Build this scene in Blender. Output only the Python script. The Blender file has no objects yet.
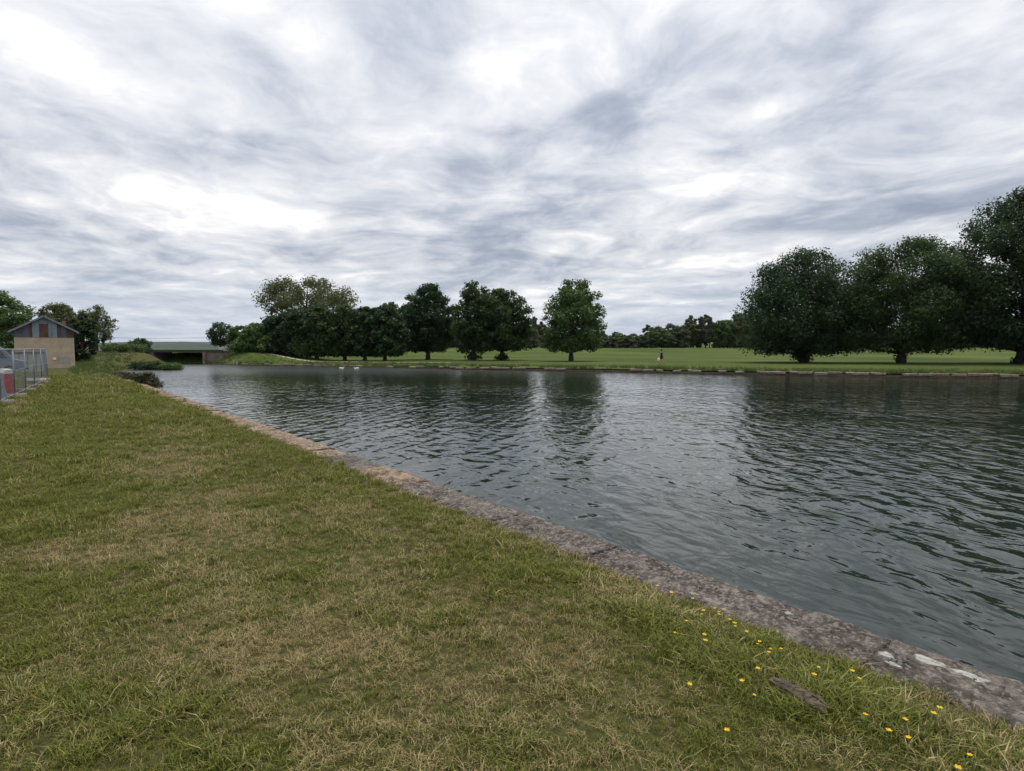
import bpy, math, random
import numpy as np
from mathutils import Vector, Matrix, Euler

R = math.radians
scene = bpy.context.scene
COL = scene.collection

# ------------------------------------------------------------------ camera
CZ = 2.4            # camera height over the water (water is z = 0)
F = 600.0           # focal length in pixels of the 1024 px wide frame
PITCH = math.atan(37.5 / F)
cam_d = bpy.data.cameras.new('camera')
cam = bpy.data.objects.new('camera', cam_d)
COL.objects.link(cam)
cam.location = (0, 0, CZ)
cam.rotation_euler = (math.pi / 2 - PITCH, 0, 0)
cam_d.sensor_fit = 'HORIZONTAL'
cam_d.sensor_width = 36.0
cam_d.lens = 36.0 * F / 1024.0
cam_d.clip_start = 0.05
cam_d.clip_end = 20000
scene.camera = cam

# ------------------------------------------------------------------ sky
SUN_AZ, SUN_EL = R(35), R(72)          # azimuth to the right of the view axis
world = bpy.data.worlds.new('World')
scene.world = world
world.use_nodes = True


class NT:
    """tiny node helper"""
    def __init__(self, tree):
        self.t = tree
        tree.nodes.clear()

    def n(self, typ, **kw):
        nd = self.t.nodes.new(typ)
        for k, v in kw.items():
            if k.startswith('i_'):
                key = k[2:]
                key = int(key) if key.isdigit() else key.replace('_', ' ')
                sock = nd.inputs[key]
                self.put(sock, v)
            else:
                setattr(nd, k, v)
        return nd

    def put(self, sock, v):
        if isinstance(v, bpy.types.NodeSocket):
            self.t.links.new(v, sock)
        elif isinstance(v, bpy.types.Node):
            self.t.links.new(v.outputs[0], sock)
        else:
            sock.default_value = v

    def math(self, op, a, b=0.0, clamp=False):
        nd = self.t.nodes.new('ShaderNodeMath')
        nd.operation = op
        nd.use_clamp = clamp
        self.put(nd.inputs[0], a)
        self.put(nd.inputs[1], b)
        return nd.outputs[0]

    def vmath(self, op, a, b=None, scale=None):
        nd = self.t.nodes.new('ShaderNodeVectorMath')
        nd.operation = op
        self.put(nd.inputs[0], a)
        if b is not None:
            self.put(nd.inputs[1], b)
        if scale is not None:
            self.put(nd.inputs['Scale'], scale)
        return nd.outputs['Value'] if op in ('DOT_PRODUCT', 'LENGTH') else nd.outputs[0]

    def noise(self, vec, scale, detail=4, rough=0.55, dist=0.0):
        nd = self.t.nodes.new('ShaderNodeTexNoise')
        self.put(nd.inputs['Vector'], vec)
        nd.inputs['Scale'].default_value = scale
        nd.inputs['Detail'].default_value = detail
        nd.inputs['Roughness'].default_value = rough
        nd.inputs['Distortion'].default_value = dist
        return nd.outputs[0]

    def ramp(self, fac, stops, interp='LINEAR'):
        nd = self.t.nodes.new('ShaderNodeValToRGB')
        nd.color_ramp.interpolation = interp
        el = nd.color_ramp.elements
        while len(el) < len(stops):
            el.new(0.5)
        for e, (p, c) in zip(el, stops):
            e.position = p
            e.color = (*c, 1) if not isinstance(c, (int, float)) else (c, c, c, 1)
        self.put(nd.inputs[0], fac)
        return nd.outputs[0]

    def mix(self, fac, a, b, mode='MIX'):
        nd = self.t.nodes.new('ShaderNodeMix')
        nd.data_type = 'RGBA'
        nd.blend_type = mode
        self.put(nd.inputs[0], fac)
        for s, v in ((nd.inputs[6], a), (nd.inputs[7], b)):
            if isinstance(v, tuple) and len(v) == 3:
                v = (*v, 1)
            self.put(s, v)
        return nd.outputs[2]

    def smooth(self, v, a, b):
        nd = self.t.nodes.new('ShaderNodeMapRange')
        nd.interpolation_type = 'SMOOTHSTEP'
        self.put(nd.inputs[0], v)
        nd.inputs[1].default_value = a
        nd.inputs[2].default_value = b
        return nd.outputs[0]

    def aniso(self, vec, ang, sx, sy, loc=(0, 0, 0)):
        """turn by ang about z, then stretch"""
        nd = self.t.nodes.new('ShaderNodeVectorRotate')
        nd.rotation_type = 'Z_AXIS'
        self.put(nd.inputs['Vector'], vec)
        nd.inputs['Angle'].default_value = ang
        return self.mapping(nd.outputs[0], loc=loc, scale=(sx, sy, 1))

    def mapping(self, vec, loc=(0, 0, 0), rot=(0, 0, 0), scale=(1, 1, 1)):
        nd = self.t.nodes.new('ShaderNodeMapping')
        self.put(nd.inputs[0], vec)
        nd.inputs[1].default_value = loc
        nd.inputs[2].default_value = rot
        nd.inputs[3].default_value = scale
        return nd.outputs[0]


def build_world():
    w = NT(world.node_tree)
    out = w.n('ShaderNodeOutputWorld')
    bg = w.n('ShaderNodeBackground')
    sky = w.n('ShaderNodeTexSky', sky_type='NISHITA', sun_disc=False,
              sun_elevation=SUN_EL, sun_rotation=SUN_AZ, altitude=150.0,
              air_density=1.0, dust_density=2.0)
    d = w.n('ShaderNodeTexCoord').outputs['Generated']
    sep = w.n('ShaderNodeSeparateXYZ', i_0=d)
    z = w.math('MAXIMUM', sep.outputs[2], 0.0)
    # the cloud deck is a level layer: project the view direction onto it
    inv = w.math('DIVIDE', 1.0, w.math('ADD', z, 0.10))
    comb = w.n('ShaderNodeCombineXYZ')
    w.put(comb.inputs[0], w.math('MULTIPLY', sep.outputs[0], inv))
    w.put(comb.inputs[1], w.math('MULTIPLY', sep.outputs[1], inv))
    # streets of cloud run towards a point a little left of the view axis
    p = w.aniso(comb.outputs[0], R(-14), 1.0, 0.72, CLOUD_OFF)
    warp = w.n('ShaderNodeTexNoise', i_Vector=p, i_Scale=0.8, i_Detail=3.0)
    pw = w.vmath('ADD', p, w.vmath('SCALE', w.vmath('SUBTRACT', warp.outputs[1], (0.5, 0.5, 0.5)), scale=1.1))
    big = w.noise(pw, 0.75, 3, 0.5, 0.0)
    med = w.noise(pw, 1.8, 9, 0.56, 0.0)
    fine = w.noise(w.vmath('ADD', comb.outputs[0], w.vmath('SCALE', warp.outputs[1], scale=0.8)), 2.6, 9, 0.60, 0.35)
    v = w.math('ADD', w.math('MULTIPLY', big, 0.36), w.math('MULTIPLY', med, 0.37))
    v = w.math('ADD', v, w.math('MULTIPLY', fine, 0.27))
    cloud = w.ramp(v, [(0.37, (0.255, 0.288, 0.362)), (0.43, (0.350, 0.382, 0.452)),
                       (0.485, (0.510, 0.530, 0.580)), (0.545, (0.680, 0.685, 0.705)),
                       (0.60, (0.930, 0.900, 0.870)), (0.69, (1.18, 1.11, 1.05))])
    # an overcast sky is brighter overhead than at the horizon
    lift = w.math('ADD', 0.84, w.math('MULTIPLY', z, 0.40))
    cloud = w.vmath('SCALE', cloud, scale=lift)
    # thick bluish-grey air low down flattens the pattern
    lowf = w.math('SUBTRACT', 1.0, w.smooth(z, 0.0, 0.16))
    cloud = w.mix(w.math('MULTIPLY', lowf, 0.62), cloud, (0.450, 0.500, 0.590))
    clear = w.vmath('SCALE', sky.outputs[0], scale=0.10)
    col = w.mix(0.95, clear, cloud)
    w.put(bg.inputs[0], col)
    bg.inputs[1].default_value = 1.0
    w.put(out.inputs[0], bg.outputs[0])


CLOUD_OFF = (2.565, 1.8, 0.0)
build_world()
world.cycles.sampling_method = 'MANUAL'
world.cycles.sample_map_resolution = 512

sun_d = bpy.data.lights.new('sun', 'SUN')
sun_d.energy = 1.5
sun_d.angle = R(24)
sun_d.color = (1.0, 0.95, 0.88)
sun = bpy.data.objects.new('sun', sun_d)
COL.objects.link(sun)
sdir = Vector((math.sin(SUN_AZ) * math.cos(SUN_EL), math.cos(SUN_AZ) * math.cos(SUN_EL), math.sin(SUN_EL)))
sun.rotation_euler = sdir.to_track_quat('Z', 'Y').to_euler()

vs = scene.view_settings
vs.view_transform = 'Standard'
vs.look = 'None'
vs.exposure = 0.5
vs.gamma = 1.0
vs.use_curve_mapping = False
scene.cycles.max_bounces = 6
scene.cycles.transparent_max_bounces = 8
scene.cycles.volume_bounces = 0
scene.cycles.use_denoising = True


# ------------------------------------------------------------------ helpers
def at(px, py, z=0.0):
    """world point on the level z that the photograph shows at (px, py)"""
    a, b = (px - 512) / F, (385.5 - py) / F
    d = Vector((a, math.cos(PITCH) + b * math.sin(PITCH), -math.sin(PITCH) + b * math.cos(PITCH)))
    t = (z - CZ) / d.z
    return Vector((d.x * t, d.y * t, z))


def atY(px, py, Y):
    """world point at the distance Y"""
    a, b = (px - 512) / F, (385.5 - py) / F
    d = Vector((a, math.cos(PITCH) + b * math.sin(PITCH), -math.sin(PITCH) + b * math.cos(PITCH)))
    t = Y / d.y
    return Vector((d.x * t, Y, CZ + d.z * t))


def hash2(ix, iy, seed):
    h = (ix.astype(np.int64) * 374761393 + iy.astype(np.int64) * 668265263 + seed * 974634777) & 0x7fffffff
    h = ((h ^ (h >> 13)) * 1274126177) & 0x7fffffff
    h = (h ^ (h >> 16)) & 0xffff
    return h / 65535.0


def vnoise(x, y, seed=0):
    x = np.asarray(x, float)
    y = np.asarray(y, float)
    ix, iy = np.floor(x), np.floor(y)
    fx, fy = x - ix, y - iy
    fx, fy = fx * fx * (3 - 2 * fx), fy * fy * (3 - 2 * fy)
    a, b = hash2(ix, iy, seed), hash2(ix + 1, iy, seed)
    c, d = hash2(ix, iy + 1, seed), hash2(ix + 1, iy + 1, seed)
    return (a * (1 - fx) + b * fx) * (1 - fy) + (c * (1 - fx) + d * fx) * fy


def fbm(x, y, seed=0, octv=4):
    s, amp, tot = 0.0, 1.0, 0.0
    for o in range(octv):
        s = s + amp * vnoise(np.asarray(x) * 2 ** o, np.asarray(y) * 2 ** o, seed + o * 17)
        tot += amp
        amp *= 0.5
    return s / tot


def sstep(a, b, x):
    t = np.clip((np.asarray(x, float) - a) / (b - a), 0, 1)
    return t * t * (3 - 2 * t)


def mesh_np(name, verts, faces, tint=None, smooth=False):
    """mesh from an (n,3) array and an (m,k) index array"""
    me = bpy.data.meshes.new(name)
    verts = np.asarray(verts, np.float32)
    faces = np.asarray(faces, np.int32)
    m, k = faces.shape
    me.vertices.add(len(verts))
    me.vertices.foreach_set('co', verts.ravel())
    me.loops.add(m * k)
    me.loops.foreach_set('vertex_index', faces.ravel())
    me.polygons.add(m)
    me.polygons.foreach_set('loop_start', np.arange(0, m * k, k, dtype=np.int32))
    me.polygons.foreach_set('loop_total', np.full(m, k, np.int32))
    if smooth:
        me.polygons.foreach_set('use_smooth', np.ones(m, bool))
    if tint is not None:
        at_ = me.attributes.new('tint', 'FLOAT', 'FACE')
        at_.data.foreach_set('value', np.asarray(tint, np.float32))
    me.update(calc_edges=True)
    return me


def link(name, data, material=None, parent=None, loc=None, rotz=None):
    o = bpy.data.objects.new(name, data)
    COL.objects.link(o)
    if material is not None and data is not None and not data.materials:
        data.materials.append(material)
    if parent is not None:
        o.parent = parent
    if loc is not None:
        o.location = loc
    if rotz is not None:
        o.rotation_euler = (0, 0, rotz)
    return o


def tag(o, label=None, cat=None, group=None, kind=None):
    if label:
        o['label'] = label
    if cat:
        o['category'] = cat
    if group:
        o['group'] = group
    if kind:
        o['kind'] = kind
    return o


def thing(name, label, cat, loc=(0, 0, 0), rotz=0.0, group=None):
    o = link(name, None, None, None, loc, rotz)
    o.empty_display_size = 0.2
    return tag(o, label, cat, group)


def copy_tree(o, parent=None):
    c = o.copy()
    COL.objects.link(c)
    c.parent = parent
    for ch in list(o.children):
        copy_tree(ch, c)
    return c


class MB:
    """collects boxes, tubes and prisms into ONE mesh"""
    def __init__(self):
        self.v, self.f = [], []

    def add(self, vs_, fs):
        b = len(self.v)
        self.v += [tuple(p) for p in vs_]
        self.f += [tuple(i + b for i in f) for f in fs]
        return self

    def box(self, x0, x1, y0, y1, z0, z1):
        return self.add([(x0, y0, z0), (x1, y0, z0), (x1, y1, z0), (x0, y1, z0),
                         (x0, y0, z1), (x1, y0, z1), (x1, y1, z1), (x0, y1, z1)],
                        [(3, 2, 1, 0), (4, 5, 6, 7), (0, 1, 5, 4), (1, 2, 6, 5), (2, 3, 7, 6), (3, 0, 4, 7)])

    def prism_xz(self, pts, y0, y1):
        """outline in x,z (counter-clockwise seen from -y) pushed from y0 to y1"""
        n = len(pts)
        vs_ = [(x, y0, z) for x, z in pts] + [(x, y1, z) for x, z in pts]
        fs = [tuple(range(n)), tuple(range(2 * n - 1, n - 1, -1))]
        for i in range(n):
            j = (i + 1) % n
            fs.append((j, i, n + i, n + j))
        return self.add(vs_, fs)

    def tube(self, pts, rads, n=8, caps=True):
        pts = [Vector(p) for p in pts]
        if not isinstance(rads, (list, tuple)):
            rads = [rads] * len(pts)
        vs_, fs = [], []
        up = Vector((0.13, 0.31, 0.94))
        for i, p in enumerate(pts):
            t = (pts[min(i + 1, len(pts) - 1)] - pts[max(i - 1, 0)]).normalized()
            a = t.cross(up)
            if a.length < 1e-3:
                a = t.cross(Vector((1, 0, 0)))
            a.normalize()
            b = t.cross(a)
            for k in range(n):
                q = 2 * math.pi * k / n
                vs_.append(p + (a * math.cos(q) + b * math.sin(q)) * rads[i])
        for i in range(len(pts) - 1):
            for k in range(n):
                k2 = (k + 1) % n
                fs.append((i * n + k, i * n + k2, (i + 1) * n + k2, (i + 1) * n + k))
        if caps:
            fs.append(tuple(range(n - 1, -1, -1)))
            fs.append(tuple(range((len(pts) - 1) * n, len(pts) * n)))
        return self.add(vs_, fs)

    def build(self, name, material=None, parent=None, loc=None, rotz=None, smooth=False):
        me = bpy.data.meshes.new(name)
        me.from_pydata(self.v, [], self.f)
        if smooth:
            for p in me.polygons:
                p.use_smooth = True
        me.update()
        return link(name, me, material, parent, loc, rotz)


# ------------------------------------------------------------------ materials
def mat(name):
    m = bpy.data.materials.new(name)
    m.use_nodes = True
    t = NT(m.node_tree)
    out = t.n('ShaderNodeOutputMaterial')
    b = t.n('ShaderNodeBsdfPrincipled')
    t.put(out.inputs[0], b.outputs[0])
    return m, t, b, out


def simple(name, col, rough=0.7, metal=0.0, var=0.25, scale=6.0, bump=0.0, spec=0.5):
    """a plain painted or natural surface with uneven tone"""
    m, t, b, _ = mat(name)
    pos = t.n('ShaderNodeTexCoord').outputs['Object']
    n = t.noise(pos, scale, 6, 0.6)
    lo = tuple(c * (1 - var) for c in col)
    hi = tuple(min(1, c * (1 + var)) for c in col)
    t.put(b.inputs['Base Color'], t.ramp(n, [(0.3, lo), (0.7, hi)]))
    b.inputs['Roughness'].default_value = rough
    b.inputs['Metallic'].default_value = metal
    b.inputs['Specular IOR Level'].default_value = spec
    if bump:
        bp = t.n('ShaderNodeBump', i_Height=t.noise(pos, scale * 4, 5, 0.6), i_Distance=bump)
        t.put(b.inputs['Normal'], bp.outputs[0])
    return m


def leaf_mat(name, dark, light, trans=0.35):
    m, t, b, out = mat(name)
    tint = t.n('ShaderNodeAttribute', attribute_name='tint').outputs['Fac']
    col = t.ramp(tint, [(0.0, dark), (1.0, light)])
    t.put(b.inputs['Base Color'], col)
    b.inputs['Roughness'].default_value = 0.55
    b.inputs['Specular IOR Level'].default_value = 0.3
    tr = t.n('ShaderNodeBsdfTranslucent')
    t.put(tr.inputs[0], t.mix(0.5, col, tuple(min(1, c * 1.5) for c in light)))
    mx = t.n('ShaderNodeMixShader', i_0=trans)
    t.put(mx.inputs[1], b.outputs[0])
    t.put(mx.inputs[2], tr.outputs[0])
    t.put(out.inputs[0], mx.outputs[0])
    return m


M = {}
M['bark'] = simple('bark', (0.055, 0.045, 0.036), 0.9, var=0.4, scale=3, bump=0.03)
M['leaf_maple'] = leaf_mat('leaf_maple', (0.019, 0.042, 0.014), (0.062, 0.105, 0.028))
M['leaf_deep'] = leaf_mat('leaf_deep', (0.016, 0.036, 0.015), (0.047, 0.086, 0.028))
M['leaf_olive'] = leaf_mat('leaf_olive', (0.052, 0.070, 0.022), (0.125, 0.145, 0.050))
M['leaf_green'] = leaf_mat('leaf_green', (0.032, 0.066, 0.018), (0.105, 0.165, 0.042))
M['leaf_wood_hazed'] = leaf_mat('leaf_wood_hazed', (0.045, 0.062, 0.034), (0.12, 0.135, 0.07))  # far wood leaves: fading by distance haze is mixed into these paler colours
M['leaf_brown'] = leaf_mat('leaf_brown', (0.045, 0.040, 0.026), (0.085, 0.085, 0.040), 0.2)


def ground_mat():
    m, t, b, _ = mat('lawn_soil')
    pos = t.n('ShaderNodeNewGeometry').outputs['Position']
    a = t.noise(pos, 0.55, 5, 0.6, 0.3)
    f = t.noise(pos, 14.0, 6, 0.65)
    g = t.noise(pos, 0.09, 3, 0.5)
    base = t.ramp(f, [(0.25, (0.030, 0.026, 0.012)), (0.5, (0.085, 0.075, 0.028)), (0.75, (0.20, 0.16, 0.07))])
    green = t.ramp(f, [(0.25, (0.032, 0.040, 0.010)), (0.75, (0.120, 0.130, 0.034))])
    fac = t.smooth(t.math('ADD', t.math('MULTIPLY', a, 0.6), t.math('MULTIPLY', g, 0.4)), 0.38, 0.58)
    t.put(b.inputs['Base Color'], t.mix(fac, base, green))
    b.inputs['Roughness'].default_value = 0.95
    b.inputs['Specular IOR Level'].default_value = 0.1
    bp = t.n('ShaderNodeBump', i_Height=t.math('ADD', f, t.noise(pos, 60, 3)), i_Distance=0.03)
    t.put(b.inputs['Normal'], bp.outputs[0])
    return m


def field_mat():
    m, t, b, _ = mat('field_grass')
    pos = t.n('ShaderNodeNewGeometry').outputs['Position']
    st = t.aniso(pos, R(24), 0.05, 0.4)
    a = t.noise(st, 1.0, 5, 0.6)
    c = t.noise(pos, 0.035, 3, 0.5)
    f = t.noise(pos, 3.0, 6, 0.7)
    v = t.math('ADD', t.math('MULTIPLY', a, 0.35), t.math('ADD', t.math('MULTIPLY', c, 0.3), t.math('MULTIPLY', f, 0.35)))
    t.put(b.inputs['Base Color'], t.ramp(v, [(0.40, (0.032, 0.052, 0.010)), (0.5, (0.066, 0.096, 0.018)), (0.60, (0.120, 0.140, 0.036))]))
    b.inputs['Roughness'].default_value = 0.95
    b.inputs['Specular IOR Level'].default_value = 0.1
    bp = t.n('ShaderNodeBump', i_Height=f, i_Distance=0.12)
    t.put(b.inputs['Normal'], bp.outputs[0])
    return m


def water_mat():
    m, t, b, _ = mat('canal_water')
    pos = t.n('ShaderNodeNewGeometry').outputs['Position']
    warp = t.n('ShaderNodeTexNoise', i_Vector=pos, i_Scale=0.7, i_Detail=2.0)
    pw = t.vmath('ADD', pos, t.vmath('SCALE', t.vmath('SUBTRACT', warp.outputs[1], (0.5, 0.5, 0.5)), scale=0.9))
    w1 = t.aniso(pw, R(10), 1.6, 0.66)
    w2 = t.aniso(pw, R(-24), 1.5, 0.7)
    h1 = t.noise(w1, 1.25, 2, 0.45, 0.3)
    h2 = t.noise(w2, 2.6, 2, 0.45, 0.2)
    h3 = t.noise(t.aniso(pw, R(38), 1.4, 0.7), 8.0, 2, 0.5)
    # patches where the breeze ruffles the surface and patches of near calm
    calm = t.ramp(t.noise(t.aniso(pos, R(30), 0.4, 1), 0.09, 3, 0.5), [(0.36, 0.45), (0.6, 1.15)])
    train = t.n('ShaderNodeTexWave', wave_type='BANDS', bands_direction='X', wave_profile='SIN', i_Scale=0.58, i_Distortion=5.0, i_Detail=1.5)
    t.put(train.inputs['Vector'], t.aniso(pw, R(14), 1.0, 1.0))
    train.inputs['Detail Scale'].default_value = 0.5
    h = t.math('ADD', t.math('MULTIPLY', h1, 0.062), t.math('ADD', t.math('MULTIPLY', h2, 0.044), t.math('MULTIPLY', h3, 0.0045)))
    h = t.math('ADD', h, t.math('MULTIPLY', train.outputs['Fac'], 0.013))
    # the far end of the basin lies in the lee of the trees and is smoother
    py = t.n('ShaderNodeSeparateXYZ', i_0=pos).outputs[1]
    lee = t.math('SUBTRACT', 1.0, t.math('MULTIPLY', t.smooth(py, 10.0, 58.0), 0.72))
    h = t.math('MULTIPLY', t.math('MULTIPLY', h, calm), lee)
    bp = t.n('ShaderNodeBump', i_Height=h, i_Distance=1.0, i_Strength=1.0)
    b.inputs['Base Color'].default_value = (0.016, 0.024, 0.017, 1)
    # ripples too fine to resolve at the far end spread the reflection
    t.put(b.inputs['Roughness'], t.math('ADD', 0.03, t.math('MULTIPLY', t.smooth(py, 36.0, 72.0), 0.24)))
    b.inputs['IOR'].default_value = 1.333
    t.put(b.inputs['Normal'], bp.outputs[0])
    return m


def stone_mat(name, stops, pale, spots, scale=9.0):
    m, t, b, _ = mat(name)
    pos = t.n('ShaderNodeNewGeometry').outputs['Position']
    n1 = t.noise(pos, scale, 8, 0.68, 0.4)
    n2 = t.noise(pos, scale * 0.22, 4, 0.55)
    peb = t.n('ShaderNodeTexVoronoi', i_Vector=pos, i_Scale=scale * 3.6)
    v = t.math('ADD', t.math('MULTIPLY', n1, 0.72), t.math('MULTIPLY', n2, 0.28))
    col = t.ramp(v, stops)
    rnd = t.n('ShaderNodeSeparateColor', i_0=peb.outputs['Color']).outputs[0]
    col = t.mix(t.math('MULTIPLY', t.math('GREATER_THAN', rnd, 0.78), 0.45), col, pale)
    lich = t.math('GREATER_THAN', t.noise(pos, 7.0, 5, 0.6, 0.5), spots)
    col = t.mix(t.math('MULTIPLY', lich, 0.75), col, pale)
    t.put(b.inputs['Base Color'], col)
    b.inputs['Roughness'].default_value = 0.9
    b.inputs['Specular IOR Level'].default_value = 0.25
    hh = t.math('ADD', n1, t.math('MULTIPLY', peb.outputs['Distance'], -0.35))
    bp = t.n('ShaderNodeBump', i_Height=hh, i_Distance=0.05)
    t.put(b.inputs['Normal'], bp.outputs[0])
    return m


M['lawn'] = ground_mat()
M['field'] = field_mat()
M['water'] = water_mat()
M['stone_grey'] = stone_mat('weathered_stone', [(0.36, (0.035, 0.028, 0.024)), (0.46, (0.090, 0.074, 0.062)), (0.55, (0.165, 0.140, 0.118)), (0.66, (0.33, 0.285, 0.235))], (0.36, 0.335, 0.30), 0.70, 13.0)
M['stone_tan'] = stone_mat('tan_stone', [(0.36, (0.055, 0.042, 0.032)), (0.47, (0.170, 0.120, 0.082)), (0.57, (0.33, 0.240, 0.155)), (0.70, (0.46, 0.36, 0.25))], (0.50, 0.43, 0.34), 0.70)
M['stone_far'] = stone_mat('far_stone', [(0.34, (0.090, 0.075, 0.058)), (0.48, (0.200, 0.165, 0.125)), (0.66, (0.34, 0.29, 0.23))], (0.36, 0.33, 0.27), 0.72)
M['stone_red'] = stone_mat('mud_brick', [(0.34, (0.045, 0.035, 0.026)), (0.48, (0.110, 0.075, 0.055)), (0.66, (0.19, 0.135, 0.10))], (0.24, 0.20, 0.15), 0.72)
M['lichen'] = simple('lichen', (0.34, 0.335, 0.29), 0.95, var=0.4, scale=26, bump=0.004)
M['path'] = simple('path_gravel', (0.42, 0.37, 0.30), 0.95, var=0.2, scale=2)

# ------------------------------------------------------------------ banks
UX, UY = -472 / math.hypot(472, 600), 600 / math.hypot(472, 600)      # along the quay, away from the camera
NX, NY = UY, -UX                                                      # from lawn to water
QUAY_TOP = 0.50
q0 = at(1024, 679.5, QUAY_TOP)                                          # a point on the water edge of the quay
COPING_W = 0.60
QUAY_L = (at(128, 379.5, QUAY_TOP) - q0).xy.length                    # quay runs to the bush
QUAY_BACK = 14.0


def quay(s, off=0.0):
    """point on the quay: s metres from q0 away from the camera, off metres to the land side"""
    return (q0.x + UX * s - NX * off, q0.y + UY * s - NY * off)


near_bank = [quay(-26, COPING_W), quay(QUAY_L, COPING_W)]
for x, y in ((-27.4, 40.5), (-32.0, 50.0), (-37.5, 59.0), (-42.6, 68.5), (-44.6, 75.0), (-45.3, 81.5), (-47.5, 85.0), (-52.0, 87.5), (-60, 89), (-140, 101), (-3500, 630)):
    near_bank.append((x, y))
NDIR = np.array((-1.0, -0.3)) / math.hypot(1, 0.3)

far_px = [(165, 363.7), (205, 363.7), (240, 365.0), (300, 365.9), (350, 367.0), (400, 368.2), (450, 369.3), (500, 370.3), (560, 371.3), (620, 372.2), (680, 373.4), (740, 374.5), (800, 375.6), (860, 376.6), (930, 377.6), (1024, 378.6)]
far_bank = [(-3500, 660), (-140, 110)] + [tuple(at(x, y, 0).xy) for x, y in far_px] + [(62, 36.5), (140, 3), (3500, -1400)]


def densify(poly, fine_box, step):
    out = []
    for (x0, y0), (x1, y1) in zip(poly[:-1], poly[1:]):
        L = math.hypot(x1 - x0, y1 - y0)
        n = max(1, int(L / step)) if L < 150 else 1
        for k in range(n):
            out.append((x0 + (x1 - x0) * k / n, y0 + (y1 - y0) * k / n))
    out.append(poly[-1])
    return np.array(out)


def lawn_target(x, y):
    """height of the near land away from its edge"""
    z = 0.56 + 0.06 * (fbm(np.asarray(x) * 0.12, np.asarray(y) * 0.12, 3) - 0.5)
    z = z + 0.02 * (fbm(np.asarray(x) * 1.1, np.asarray(y) * 1.1, 5) - 0.5)
    # the rough bank that climbs to the road and the bridge
    rise = sstep(58, 80, np.asarray(y) + 0.20 * (np.asarray(x) + 50)) * sstep(-95, -62, x)
    rise = rise * sstep(54, 66, y)
    z = z + 1.15 * rise + 0.5 * rise * (fbm(np.asarray(x) * 0.2, np.asarray(y) * 0.2, 9) - 0.5)
    return z


def field_target(x, y):
    x = np.asarray(x, float)
    y = np.asarray(y, float)
    z = 0.42 + 0.10 * (fbm(x * 0.06, y * 0.06, 21) - 0.5)
    z = z + 2.1 * sstep(95, 270, y) * sstep(-95, -35, x)
    z = z + 3.5 * sstep(272, 420, y) * sstep(-95, -35, x)
    mound = sstep(-27, -43, x) * (1 - sstep(108, 150, y)) * sstep(-80, -60, x)
    z = z + 1.45 * mound
    return z


def strip_sheet(name, poly, direction, rows, edge_z, target, blend, material):
    P = densify(poly, None, 0.6)
    rows = np.array(rows)
    X = P[None, :, 0] + rows[:, None] * direction[0]
    Y = P[None, :, 1] + rows[:, None] * direction[1]
    ez = edge_z(P[:, 0], P[:, 1])[None, :]
    bl = blend(P[:, 0], P[:, 1])[None, :]
    w = sstep(0, 1, rows[:, None] / bl)
    Z = ez * (1 - w) + target(X, Y) * w
    nr, nc = X.shape
    V = np.stack([X, Y, Z], -1).reshape(-1, 3)
    i = np.arange(nr - 1)[:, None] * nc + np.arange(nc - 1)[None, :]
    i = i.ravel()
    Fc = np.stack([i, i + 1, i + nc + 1, i + nc], -1)
    me = mesh_np(name, V, Fc, smooth=True)
    # make the faces look up
    n0 = me.polygons[len(me.polygons) // 2].normal.z
    if n0 < 0:
        me.flip_normals()
    return link(name, me, material), (P, rows)


rows_n = [0, .12, .3, .6, 1, 1.5, 2, 2.6, 3.3, 4, 5, 6, 7, 8, 9.5, 11, 13, 15, 17, 20, 23, 27, 31, 36, 42, 50, 60, 75, 100, 150, 300, 800, 3000]
lawn, _ = strip_sheet('lawn_ground', near_bank, NDIR, rows_n,
                      lambda x, y: np.where(y < quay(QUAY_L, 0)[1] + 0.5, QUAY_TOP - 0.01, -0.10),
                      lawn_target,
                      lambda x, y: np.where(y < quay(QUAY_L, 0)[1] + 0.5, 0.8, 4.5), M['lawn'])
tag(lawn, kind='structure')
rows_f = [0, .15, .4, .8, 1.3, 2, 3, 4.2, 5.5, 7, 9, 11, 13.5, 16, 19, 22, 26, 30, 35, 40, 48, 58, 70, 85, 100, 120, 145, 175, 210, 260, 340, 500, 900, 1800, 4800]
field, _ = strip_sheet('field_ground', far_bank, (0, 1), rows_f,
                       lambda x, y: 0.30 - 0.22 * sstep(0, -30, x),
                       field_target, lambda x, y: 2.5 + 3.5 * sstep(-15, -40, x), M['field'])
tag(field, kind='structure')

wx = np.array([-260, 420, 420, -260.])
wy = np.array([-60, -60, 150, 150.])
water = link('canal_water', mesh_np('canal_water', np.stack([wx, wy, np.zeros(4)], -1), [[0, 1, 2, 3]]), M['water'])
tag(water, kind='structure')


def ground_z(x, y):
    """height of whichever land lies at (x, y)"""
    dg = bpy.context.evaluated_depsgraph_get()
    for o in (lawn, field):
        hit, loc, nrm, idx = o.ray_cast(Vector((x, y, 60)), Vector((0, 0, -1)))
        if hit:
            return loc.z
    return 0.0


bpy.context.view_layer.update()


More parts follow.
